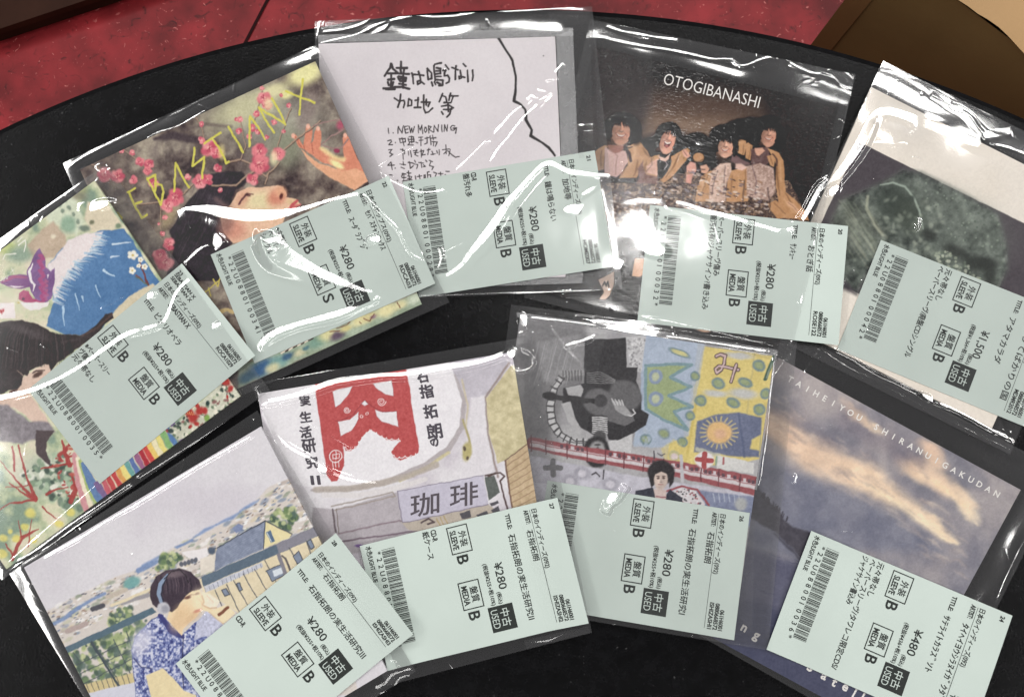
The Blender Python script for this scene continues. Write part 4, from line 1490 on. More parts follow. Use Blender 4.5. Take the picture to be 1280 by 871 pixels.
    A.poly([(160, 600), (200, 540), (260, 560), (270, 640), (220, 700), (200, 780), (150, 770)], (206, 142, 124), 1, vary=14, vs=4)
    A.poly([(310, 590), (370, 570), (410, 620), (380, 680), (320, 660)], (206, 152, 124), 1, vary=14, vs=4)
    # third man
    coat([(690, 300), (760, 296), (806, 312), (812, 345), (790, 470), (770, 470), (690, 430)], [[(780, 360), (776, 460)]], [[(730, 320), (720, 420)]])
    coat([(800, 350), (830, 330), (876, 370), (850, 530), (800, 500)], [[(860, 380), (830, 510)]])
    coat([(640, 640), (760, 600), (840, 590), (850, 700), (830, 980), (590, 980), (600, 760)], [[(660, 700), (640, 900)], [(800, 640), (790, 900)]], [[(720, 680), (730, 860)]])
    coat([(330, 700), (420, 640), (460, 640), (420, 760), (400, 980), (250, 980), (280, 800)], [[(400, 680), (330, 860)]], [[(350, 740), (310, 900)]])
    A.poly([(430, 650), (520, 560), (640, 560), (650, 650), (590, 780), (580, 980), (400, 980), (410, 800)], (196, 162, 144), 1, vary=36, vs=2.5)
    A.line([(500, 640), (460, 760), (430, 900)], 10, (96, 76, 80), 1, .8)
    A.line([(580, 590), (570, 720), (560, 900)], 9, (110, 90, 92), 1, .8)
    A.poly([(660, 450), (740, 500), (850, 560), (840, 580), (700, 560), (640, 540)], (112, 84, 84), 1.4, vary=12, vs=4)
    A.poly([(690, 560), (760, 560), (830, 600), (760, 640), (690, 610)], (216, 172, 156), 1.4, vary=10)
    # fourth man
    A.z(930, 130, 5.807)
    A.poly([(48, 330), (90, 320), (180, 310), (190, 420), (120, 480), (50, 430)], (96, 70, 68), 1, vary=18, vs=3)
    A.poly([(78, 320), (130, 320), (150, 340), (110, 380), (90, 370)], (206, 150, 124), 1)
    coat([(170, 320), (215, 335), (255, 355), (285, 410), (295, 520), (300, 640), (380, 700), (460, 800), (470, 850), (330, 830), (250, 720), (230, 560), (235, 440), (200, 370)], [[(235, 400), (240, 520), (260, 660)], [(300, 650), (370, 760), (420, 830)]], [[(262, 420), (270, 560)], [(290, 690), (360, 790)]])
    coat([(165, 380), (205, 370), (225, 410), (215, 460), (190, 450)], [[(190, 380), (205, 440)]])
    A.line([(210, 365), (240, 400), (240, 450)], 10, (70, 50, 50), 1)
    A.poly([(20, 450), (120, 430), (215, 470), (230, 640), (180, 700), (20, 680)], (172, 140, 126), 1.2, vary=44, vs=2.2)
    A.line([(60, 450), (90, 560), (80, 660)], 9, (110, 84, 84), 1, .7)
    coat([(170, 720), (230, 700), (330, 770), (390, 830), (240, 830), (200, 780)], [[(220, 720), (300, 800)]])
    for p, a in (((385, 775), .8), ((420, 800), .7), ((345, 735), .6)):
        A.blob(p, 40, 16, (212, 160, 122), a, .4, .9)
        A.line([(p[0] - 24, p[1] - 20), (p[0] + 30, p[1] + 24)], 4, (120, 78, 60), .8, .7)
    # patterned cloth, dark folds low in the picture
    A.z(700, 20, 3.35)
    A.scatter(420, [(150, 730), (330, 740), (560, 640), (650, 640), (760, 690), (850, 690), (870, 800), (870, 870), (150, 870)], (.5, 1.5), [(56, 44, 46), (206, 184, 168), (150, 110, 82), (96, 72, 68), (216, 200, 190), (110, 100, 112)], rot=.3, aspect=2.4, a=.7)
    for a in ([(160, 760), (240, 735), (330, 770)], [(420, 780), (450, 720), (520, 700)], [(560, 720), (540, 800)], [(770, 690), (765, 820)], [(870, 720), (880, 800)]):
        A.line(a, (4, 12, 4), (46, 36, 40), 1.5, .75)
    # heads: hair first, then faces, then fringes
    A.z(750, 140, 9.68)
    A.blob((270, 200), 215, 190, DK, .1, .1)
    A.blob((440, 250), 70, 150, DK, 0, .3)
    portrait(A, 252, 245, 132, 152, .14, (196, 138, 112), 'teeth')
    A.poly([(90, 300), (100, 120), (190, 40), (330, 40), (420, 110), (420, 280), (390, 260), (388, 170), (330, 110), (240, 92), (175, 130), (130, 190), (118, 290)], DK, 1.6)
    mop(A, 252, 245, 132, 152, .14, r)
    A.blob((820, 290), 160, 168, DK, .25, .1)
    portrait(A, 822, 350, 108, 160, .32, (222, 154, 128), 'open')
    A.poly([(700, 420), (690, 240), (760, 140), (880, 128), (960, 200), (960, 380), (900, 500), (870, 500), (930, 380), (925, 270), (850, 180), (790, 230), (735, 270), (716, 340), (720, 440)], DK, 1.4)
    mop(A, 822, 350, 108, 160, .32, r)
    A.z(840, 140, 8.71)
    A.blob((570, 270), 165, 140, DK, 0, .1)
    A.blob((700, 200), 140, 110, DK, 0, .2)
    portrait(A, 580, 385, 100, 112, .1, (218, 160, 132), 'teeth')
    A.poly([(470, 420), (450, 300), (520, 220), (660, 220), (710, 290), (712, 400), (685, 390), (678, 310), (640, 268), (600, 276), (560, 262), (520, 282), (488, 290), (484, 420)], DK, 1.4)
    mop(A, 580, 385, 100, 112, .1, r)
    A.z(930, 130, 5.807)
    A.blob((175, 175), 95, 92, DK, .1, .1)
    A.blob((235, 240), 60, 80, DK, .1, .3)
    portrait(A, 178, 232, 64, 78, .14, (206, 146, 120), 'teeth')
    A.poly([(105, 240), (104, 150), (160, 110), (240, 130), (262, 230), (236, 250), (240, 200), (206, 172), (160, 164), (124, 178), (118, 235)], DK, 1.4)
    mop(A, 178, 232, 64, 78, .14, r)
    # shoe and knee at the lower left, under the label
    A.z(740, 240, 4)
    A.poly([(-120, 430), (100, 430), (240, 500), (240, 560), (-120, 560)], (34, 28, 30), 2)
    A.poly([(30, 440), (80, 415), (112, 398), (108, 470), (92, 515), (62, 545), (38, 535), (60, 500)], (206, 172, 150), .7)
    A.line([(52, 470), (62, 448), (70, 470), (76, 448), (84, 474)], 7, (34, 28, 30), .5)
    A.poly([(200, 420), (215, 330), (275, 330), (265, 400), (240, 425)], (196, 144, 108), .8, vary=12)
    A.poly([(-100, 545), (100, 540), (240, 600), (900, 760), (900, 900), (-100, 900)], (34, 26, 26), 2)
    A.blob((555, 688), 36, 10, (190, 150, 124), .2, .4)
    A.grain(4)
    return A.albedo()


def art_scan(X, Y):
    A = Art(X, Y, (220, 211, 200), .5, 61, .35)
    A.noise(80, [(219, 208, 193), (226, 216, 203)], 1)
    r = A.r
    A.z(1020, 180, 3.958)
    A.poly([(214, -8), (1040, 398), (1300, 520), (1000, 1050), (215, 742), (-60, 615), (20, 400)], (66, 59, 65), .5, vary=4)
    FAN = [(120, 280), (250, 225), (330, 190), (430, 130), (520, 140), (700, 228), (900, 345), (945, 500), (950, 620), (880, 760), (700, 700), (560, 640), (330, 520), (200, 740), (100, 640), (60, 420)]
    A.poly(FAN, (78, 86, 79), 6, vary=14, vs=14)
    i = np.nonzero(in_poly(A.X0, A.Y0, A.p(FAN)))[0]
    n = fbm(A.X0[i], A.Y0[i], 5, 5, 3)
    n2 = fbm(A.X0[i] * .55 + A.Y0[i] * .85, -A.X0[i] * .85 + A.Y0[i] * .55, 14, 8, 3)
    k = (n - .5) * 66 + (n2 - .5) * 90
    A.C[i] += k[:, None] * np.array((.95, 1.0, .9))
    A.blob((690, 380), 250, 120, (128, 138, 126), .4, .9, .45)
    A.blob((200, 400), 120, 90, (134, 138, 120), .8, .9, .4)
    A.blob((400, 300), 112, 92, (44, 52, 46), .5, .6, .8)
    A.blob((470, 360), 60, 90, (60, 68, 58), -.5, .6, .6)
    A.line([(318, 203), (380, 192), (440, 212), (482, 262), (512, 330), (530, 420)], (5, 10, 10, 9, 10, 6), (168, 184, 168), 1.2, .7)
    A.line([(256, 260), (250, 320), (290, 400), (330, 450)], 14, (170, 172, 146), 1.6, .7)
    for k in range(34):
        a = np.array((110 + 160 * r.random(), 270 + 240 * r.random()))
        L = 60 + 100 * r.random()
        A.line([a, a + (L * .55, L * .8)], (2, 6, )[:2], [(176, 176, 148), (58, 66, 56), (150, 160, 130)][k % 3], 2, .32)
    for k in range(70):
        A.blob((330 + 300 * r.random(), 260 + 280 * r.random()), 8 + 10 * r.random(), 6 + 6 * r.random(), [(166, 174, 154), (46, 54, 48), (140, 150, 132)][k % 3], r.random() * 3, .9, .4)
    for p, a, b, ro in (((560, 450), 38, 24, .3), ((690, 530), 62, 26, .4), ((790, 590), 70, 34, .2), ((860, 650), 30, 60, 0), ((840, 590), 60, 26, 0)):
        A.blob(p, a, b, (44, 48, 44), ro, .6, .85)
    A.scatter(130, [(560, 560), (640, 520), (760, 600), (850, 700), (700, 690)], (.8, 2.4), [(186, 192, 168), (90, 102, 88), (150, 160, 136)], a=.6)
    A.poly([(40, 560), (110, 650), (200, 745), (-60, 640)], (62, 56, 62), 4)
    A.scatter(60, [(520, 150), (700, 240), (900, 360), (930, 560), (700, 470), (560, 380)], (.6, 1.6), [(130, 144, 126), (70, 82, 72)], a=.6)
    A.grain(4)
    return A.albedo()


def art_balcony(X, Y):
    A = Art(X, Y, (206, 201, 208), .9, 71, .45)
    A.noise(70, [(203, 197, 205), (212, 208, 213)], 1)
    r = A.r
    A.z(180, 620, 4.8375)
    HZ = [(-600, 700), (-200, 500), (0, 425), (190, 300), (400, 205), (560, 110), (660, 40), (760, -60), (1000, -160)]
    A.poly(HZ + [(1300, 1200), (-600, 1200)], (208, 198, 190), 1.5)
    down = HZ + [(1100, 300), (700, 300), (440, 480), (200, 560), (-200, 700), (-500, 900)]
    A.scatter(520, down, (.8, 2.6), [(150, 156, 172), (222, 216, 214), (176, 160, 150), (120, 136, 160), (190, 188, 160), (232, 228, 226), (140, 150, 130), (208, 192, 160)], rot=-.45, aspect=2.4, a=.75)
    A.scatter(330, down, (.4, 1.1), [(84, 88, 104), (112, 104, 108), (240, 236, 236), (96, 112, 140), (150, 120, 100)], rot=-.45, aspect=2.6, a=.8)
    for a in ([(-10, 420), (60, 385), (130, 345)], [(190, 305), (250, 290)], [(300, 250), (370, 205), (440, 170)], [(440, 170), (530, 130), (580, 95)], [(580, 90), (640, 55), (690, 25)]):
        A.line(a, (10, 22, 8), (112, 140, 190), 1.5, .8)
    A.z(20, 640, 3.77)
    for a, wd in (([(170, 530), (240, 490), (300, 445)], 18), ([(290, 450), (360, 410), (420, 382)], 14), ([(580, 272), (630, 250), (680, 225)], (26, 22, 10)), ([(760, 165), (830, 130)], 12)):
        A.line(a, wd, (108, 136, 186), 1.2, .85)
    A.blob((545, 330), 42, 26, (98, 160, 158), -.4, .3, .9)
    A.line([(360, 455), (410, 440)], 22, (76, 76, 84), .8)
    A.line([(430, 400), (520, 365)], 18, (190, 176, 160), .8)
    A.line([(500, 425), (620, 390)], 20, (150, 146, 150), .8)
    A.line([(240, 560), (330, 525)], 24, (176, 156, 150), .8)
    A.line([(450, 440), (640, 360)], 14, (222, 206, 170), .9)
    GR = [(104, 130, 84), (152, 168, 110), (66, 88, 74), (190, 196, 140), (84, 106, 96)]
    A.scatter(60, [(430, 490), (480, 450), (540, 450), (550, 500), (450, 540)], (1.5, 4), GR, a=.85)
    A.scatter(60, [(660, 270), (690, 200), (740, 190), (770, 215), (720, 250)], (1.5, 4), GR, a=.85)
    A.scatter(260, [(235, 660), (640, 480), (700, 520), (560, 620), (545, 800), (310, 810)], (1.5, 5), GR, a=.9)
    A.z(180, 620, 4.8375)
    A.scatter(70, [(90, 440), (110, 370), (190, 340), (225, 375), (150, 440)], (1.5, 4), GR, a=.85)
    A.scatter(90, [(740, 160), (800, 90), (900, 70), (930, 110), (880, 200), (800, 190)], (1.5, 4), GR, a=.85)
    A.poly([(225, 340), (380, 310), (395, 350), (345, 392), (265, 372)], (226, 220, 220), .6)
    A.poly([(340, 380), (438, 340), (440, 440), (340, 480)], (214, 204, 190), .6, vary=14)
    for k in range(5):
        A.blob((225 + 22 * k, 410 - 6 * k), 12, 16, (92, 96, 108), 0, .3)
    A.blob((410, 330), 22, 20, (76, 90, 110), 0, .4)
    A.poly([(535, 190), (570, 165), (600, 175), (595, 205), (555, 225)], (118, 132, 170), .7, vary=20, vs=3)
    # railing cap, house, gable
    A.poly([(335, 500), (420, 470), (800, 300), (1040, 190), (1120, 220), (1120, 900), (560, 700), (440, 620), (360, 580)], (220, 204, 168), .8, vary=10)
    A.poly([(440, 310), (732, 148), (722, 318), (424, 452)], (130, 140, 164), .5, vary=22, vs=5)
    for k in range(11):
        A.line([(440 - 2 * k, 322 + 12 * k), (730 - k, 162 + 14 * k)], 3, (104, 114, 140), .4, .5)
    A.poly([(735, 150), (892, 226), (878, 250), (722, 318)], (224, 210, 156), .5)
    A.line([(440, 312), (732, 148), (892, 228)], 7, (70, 76, 88), .45)
    A.line([(732, 150), (722, 318)], 6, (70, 76, 88), .45)
    A.poly([(738, 215), (765, 203), (794, 268), (766, 282)], (82, 108, 140), .4)
    A.line([(745, 218), (770, 276)], 4, (220, 226, 230), .4)
    A.poly([(345, 488), (800, 290), (1040, 178), (1070, 232), (820, 345), (358, 545)], (88, 106, 124), .5, vary=6)
    A.poly([(800, 290), (1040, 178), (1068, 232), (815, 345)], (132, 130, 142), .8)
    A.poly([(360, 545), (712, 398), (722, 425), (372, 582)], (190, 192, 204), .5, vary=20, vs=3)
    for k in range(14):
        A.line([(366 + 26 * k, 552 - 11 * k), (372 + 26 * k, 578 - 11 * k)], 4, (110, 116, 136), .4, .8)
    for a in ([(428, 566), (470, 660)], [(500, 535), (578, 702)], [(540, 510), (628, 660)], [(600, 470), (682, 612)], [(668, 440), (740, 568)], [(732, 388), (800, 520)], [(880, 310), (925, 400)], [(980, 270), (1010, 345)]):
        A.line(a, 6, (92, 92, 98), .45)
    for p in ([(470, 565), (498, 556), (518, 592), (488, 604)], [(558, 530), (578, 522), (595, 566), (578, 575)], [(738, 450), (825, 412), (860, 470), (775, 515)], [(900, 360), (935, 330), (965, 390), (930, 412)], [(985, 275), (1010, 262), (1032, 305), (1010, 320)]):
        A.poly(p, (124, 136, 158), .4)
        A.line(p + [p[0]], 5, (62, 66, 76), .4)
    A.poly([(775, 450), (830, 430), (846, 462), (790, 486)], (206, 214, 222), .4)
    A.line([(835, 360), (855, 375), (885, 445)], 12, (92, 86, 88), .5)
    A.poly([(800, 350), (822, 342), (868, 470), (846, 480)], (128, 124, 134), .5)
    # left railing
    A.z(20, 640, 3.77)
    A.poly([(222, 640), (640, 446), (664, 470), (240, 664)], (78, 104, 120), .5, vary=8)
    for a in ([(270, 660), (300, 700)], [(360, 610), (490, 800)], [(285, 720), (540, 600)], [(310, 810), (550, 690)], [(300, 760), (560, 640)], [(460, 600), (540, 760)], [(520, 560), (548, 640)]):
        A.line(a, 5, (66, 76, 84), .45, .8)
    A.poly([(310, 812), (550, 756), (560, 800), (340, 850)], (206, 186, 130), .8)
    for k in range(9):
        A.line([(330 + 24 * k, 805 - 6 * k), (345 + 24 * k, 845 - 5 * k)], 4, (110, 104, 90), .4)
    A.line([(355, 612), (490, 825)], 11, (62, 74, 82), .5)
    A.poly([(330, 855), (560, 800), (600, 960), (400, 1000)], (204, 204, 218), .8)
    # young man with headphones
    A.poly([(543, 650), (562, 580), (640, 505), (690, 480), (780, 580), (830, 530), (900, 480), (950, 520), (900, 700), (850, 960), (575, 960), (556, 780)], (84, 96, 158), .7, vary=18)
    A.noise(2.6, [(48, 54, 118), (84, 96, 160), (120, 132, 188), (204, 206, 228), (226, 226, 238)], 8, [(548, 650), (566, 585), (640, 510), (690, 484), (780, 580), (830, 530), (900, 480), (950, 520), (900, 700), (850, 960), (577, 960), (558, 780)], .85, 2, .2, .8)
    A.scatter(120, [(545, 650), (600, 545), (690, 480), (780, 580), (900, 480), (950, 520), (900, 700), (850, 960), (575, 960)], (.45, 1.3), [(226, 226, 240), (206, 206, 226), (112, 122, 176), (46, 52, 116), (176, 180, 214)], a=.85)
    A.blob((590, 610), 42, 70, (214, 212, 226), .5, .6, .8)
    A.poly([(610, 770), (690, 732), (740, 780), (790, 840), (850, 860), (850, 960), (660, 960)], (228, 208, 158), .6, vary=8)
    A.line([(560, 690), (590, 730), (640, 735)], 7, (52, 58, 110), .6, .8)
    A.line([(680, 486), (735, 560), (788, 588)], (20, 30, 14), (58, 60, 124), .6)
    A.line([(788, 590), (782, 720), (790, 830)], 5, (46, 48, 92), .5)
    A.z(180, 620, 4.8375)
    A.poly([(380, 690), (430, 680), (490, 770), (440, 820), (300, 871), (320, 760)], (186, 188, 212), 1, vary=30, vs=2)
    A.poly([(150, 690), (240, 610), (290, 568), (335, 562), (352, 612), (362, 640), (355, 655), (352, 690), (332, 708), (305, 742), (268, 768), (240, 800), (228, 842), (180, 785), (140, 740)], (236, 206, 162), .6, vary=5)
    A.poly([(360, 652), (420, 682), (500, 655), (552, 705), (480, 770), (440, 742), (395, 700), (352, 690)], (236, 212, 170), .6)
    A.poly([(350, 578), (400, 590), (460, 632), (430, 684), (365, 660)], (238, 220, 196), .8)
    A.line([(358, 660), (400, 676), (440, 672)], 7, (196, 152, 112), 1, .8)
    A.line([(380, 600), (420, 640)], 5, (214, 186, 156), 1, .7)
    A.line([(395, 700), (440, 742), (480, 770)], 7, (206, 170, 126), 1, .7)
    A.line([(452, 715), (505, 672)], 18, (126, 76, 56), .5)
    A.poly([(35, 605), (42, 545), (75, 485), (130, 446), (210, 434), (285, 458), (335, 505), (350, 550), (335, 562), (290, 572), (255, 600), (225, 640), (205, 672), (168, 700), (120, 690), (75, 672), (48, 650)], (62, 50, 62), .7, vary=7)
    for k in range(40):
        x = r.random()
        A.line([(70 + 250 * x, 470 + 30 * x), (80 + 250 * x, 540), (90 + 230 * x, 600 - 30 * x)], (2, 4, 1), (106, 88, 98) if k % 2 else (44, 36, 48), .5, .5)
    A.blob((180, 470), 60, 20, (150, 130, 134), -.1, .7, .5)
    A.line([(140, 470), (98, 530), (88, 590), (108, 650)], (10, 22, 24, 18), (130, 150, 180), .6)
    A.line([(140, 480), (112, 540), (104, 600), (118, 640)], 5, (40, 44, 60), .5)
    A.line([(120, 500), (165, 452), (215, 445), (252, 478), (268, 520)], 5, (40, 34, 42), .45)
    A.blob((118, 676), 38, 36, (188, 186, 194), 0, .2)
    A.blob((128, 682), 22, 24, (152, 152, 164), 0, .4)
    A.line([(240, 622), (280, 596), (335, 590)], (4, 5, 4), (120, 84, 70), .6, .8)
    A.blob((265, 612), 20, 9, (112, 74, 64), -.3, .5)
    A.blob((322, 588), 14, 8, (112, 74, 64), -.3, .5)
    A.line([(322, 610), (352, 640), (348, 652)], 6, (204, 164, 126), .7, .8)
    A.blob((322, 694), 26, 9, (206, 112, 100), -.4, .5)
    A.blob((330, 620), 40, 60, (244, 222, 184), .2, .8, .7)
    A.blob((285, 735), 60, 22, (206, 164, 120), -.6, .7, .6)
    A.line([(352, 602), (364, 640), (356, 655)], 7, (210, 170, 130), 1, .8)
    A.blob((240, 700), 50, 40, (222, 186, 138), .3, .7, .6)
    A.blob((200, 760), 40, 60, (214, 176, 130), .3, .7, .6)
    A.grain(4)
    return A.albedo()


def art_sign(X, Y):
    A = Art(X, Y, (204, 197, 204), 1.0, 81, .7)
    A.noise(40, [(190, 182, 192), (206, 200, 206), (216, 212, 216)], 1)
    r = A.r
    A.z(310, 430, 3.368)
    A.poly([(820, 60), (1110, 30), (1060, 180), (1000, 220), (940, 230), (890, 170)], (186, 180, 190), 2, vary=12)
    A.poly([(940, 225), (1000, 215), (1020, 420), (1040, 560), (900, 560)], (214, 209, 214), 2, vary=6)
    A.line([(1100, 80), (1000, 222), (1012, 380), (1052, 560)], 9, (140, 122, 116), 1, .8)
    A.poly([(1002, 228), (1108, 88), (1140, 100), (1190, 410), (1085, 488), (1052, 500), (1016, 380)], (196, 184, 142), .7, vary=24, vs=7)
    A.poly([(1085, 492), (1188, 412), (1240, 680), (1180, 720), (1110, 700)], (188, 162, 126), .7, vary=16, vs=5)
    for k in range(8):
        A.line([(1088 + 3 * k, 512 + 26 * k), (1192 + 5 * k, 440 + 28 * k)], 4, (150, 120, 92), .5, .8)
    A.line([(1080, 492), (1190, 410)], 5, (124, 98, 78), .5)
    A.line([(1082, 490), (1112, 700)], 7, (120, 92, 78), .5)
    # white board and its drawn rim
    A.poly([(60, 190), (830, 50), (878, 140), (900, 240), (890, 350), (840, 430), (740, 500), (580, 570), (430, 600), (280, 605), (200, 590), (60, 300)], (224, 220, 224), .8, vary=4)
    A.line([(872, 130), (908, 235), (900, 350), (845, 440), (745, 508), (585, 580), (430, 610), (270, 615)], (8, 18, 22, 22, 24, 22, 18, 10), (168, 158, 160), 1, .85)
    A.line([(900, 150), (925, 260), (918, 350)], 8, (196, 182, 140), 1, .7)
    A.line([(845, 455), (745, 525), (640, 575)], 14, (198, 186, 130), 1.2, .8)
    A.line([(905, 320), (930, 400), (935, 430)], 10, (170, 158, 112), .8)
    A.blob((922, 452), 20, 40, (178, 166, 108), .1, .3)
    A.blob((912, 440), 6, 10, (96, 84, 70))
    A.blob((925, 480), 6, 8, (96, 84, 70))
    # canopy mouldings and wall
    A.z(400, 580, 4.267)
    A.line([(-20, 135), (160, 130), (330, 100), (480, 60), (620, 0)], 34, (172, 160, 150), 1.2, .85)
    A.line([(20, 165), (200, 165), (400, 130), (560, 80)], 28, (212, 206, 206), 1.2, .9)
    A.poly([(-40, 230), (80, 240), (410, 150), (440, 310), (560, 345), (520, 430), (150, 480), (-40, 480)], (172, 164, 170), 1, vary=10)
    A.line([(60, 225), (385, 150), (400, 170), (80, 245)], 8, (150, 138, 128), .7, .8)
    A.line([(66, 240), (85, 360)], 10, (104, 92, 96), .7)
    A.line([(88, 240), (100, 365)], 5, (120, 108, 104), .6)
    A.line([(100, 368), (420, 300), (560, 345)], 9, (128, 110, 118), .7, .8)
    A.line([(120, 410), (560, 350)], 10, (104, 86, 98), .7, .8)
    A.poly([(430, 310), (900, 215), (960, 260), (560, 360), (470, 350)], (178, 166, 152), .8, vary=10)
    A.poly([(412, 145), (870, 58), (898, 215), (440, 312)], (188, 183, 200), .5, vary=6)
    A.line([(412, 145), (870, 58)], 4, (130, 122, 140), .5)
    A.line([(412, 145), (440, 312), (898, 215)], 5, (130, 122, 140), .5)
    A.poly([(876, 68), (930, 62), (960, 150), (900, 192)], (92, 98, 94), .6, vary=10)
    A.line([(880, 60), (960, 45), (985, 65), (960, 90), (1000, 240)], 9, (84, 66, 66), .6)
    A.line([(900, 60), (935, 50)], 14, (90, 74, 72), .6)
    for p in ([(835, 270), (890, 250), (900, 270), (850, 290)], [(912, 245), (950, 220), (960, 250), (925, 262)], [(905, 210), (950, 190), (955, 205), (915, 225)], [(745, 262), (800, 245), (806, 280), (755, 295)]):
        A.poly(p, (82, 80, 86), .5)
    A.line([(540, 310), (580, 290), (610, 310), (575, 318)], 10, (86, 72, 74), .6)
    for a in ([(620, 290), (640, 330)], [(660, 275), (685, 325)], [(640, 280), (660, 330)]):
        A.line(a, 7, (170, 150, 110), .6)
    A.blob((210, 435), 24, 8, (110, 82, 140), 0, .5)
    # big red character
    A.z(380, 430, 5.806)
    RD = (190, 76, 76)
    A.poly([(78, 288), (400, 225), (742, 158), (770, 350), (800, 560), (836, 740), (830, 790), (806, 806), (700, 842), (652, 820), (634, 780), (660, 740), (700, 705), (600, 695), (540, 655), (478, 622), (440, 655), (385, 740), (345, 772), (300, 772), (284, 730), (290, 880), (240, 990), (200, 1000), (165, 940)], RD, .6, vary=12, vs=2.2)
    A.z(310, 430, 3.368)
    A.poly([(330, 440), (398, 450), (404, 500), (385, 530), (355, 538), (336, 515)], RD, .6, vary=10, vs=2.2)
    A.z(380, 430, 5.806)
    WH = (222, 217, 220)
    for p in ([(208, 342), (355, 305), (318, 375), (262, 440), (226, 458)], [(496, 290), (636, 262), (650, 378), (590, 362), (535, 330)], [(246, 565), (330, 548), (398, 488), (396, 545), (345, 625), (266, 670)], [(514, 474), (570, 492), (668, 486), (684, 604), (620, 580), (560, 562), (528, 530)],
              [(412, 432), (440, 408), (468, 436), (440, 448)]):
        A.poly(p, WH, .5)
        A.line(p + [p[0]], 3, (150, 70, 80), .4, .5)
    A.line([(230, 560), (300, 545), (360, 510), (412, 440), (440, 408), (500, 455), (580, 490), (668, 486)], 4, (120, 50, 60), .5, .7)
    for c, q in (((312, 480), 24), ((562, 415), 32)):
        A.line([(c[0] + q * (1 - t * .8) * math.cos(t * 12), c[1] + q * (1 - t * .8) * math.sin(t * 12)) for t in np.linspace(0, 1, 30)], 5, (236, 220, 220), .4)
    for c in ((420, 526), (457, 504)):
        A.line([(c[0] + 9 * math.cos(t), c[1] + 11 * math.sin(t)) for t in np.linspace(0, 6.3, 12)], 4, (240, 226, 224), .4)
    W2 = (238, 230, 230)
    for P in ([(285, 745), (345, 765), (400, 715), (440, 660), (475, 625)], [(475, 622), (560, 668), (620, 690), (700, 695)], [(700, 700), (650, 740), (640, 790), (670, 820), (760, 815), (815, 800)]):
        q = resample(np.array(P, float), 9)
        q = q + 7 * np.stack([np.sin(np.arange(len(q)) * 1.5), np.cos(np.arange(len(q)) * 1.5)], 1)
        A.line(q, 5, W2, .4)
    A.line([(228 + 46 * math.cos(t), 812 + 44 * math.sin(t)) for t in np.linspace(0, 6.3, 20)], 6, W2, .4)
    A.line([(205, 800), (255, 795), (256, 825), (208, 830), (205, 800)], 5, W2, .4)
    A.line([(230, 775), (232, 835)], 5, W2, .4)
    for k in range(3):
        A.line([(205 + 25 * k, 850), (210 + 22 * k, 890)], 5, W2, .4)
    A.grain(5)
    return A.albedo()


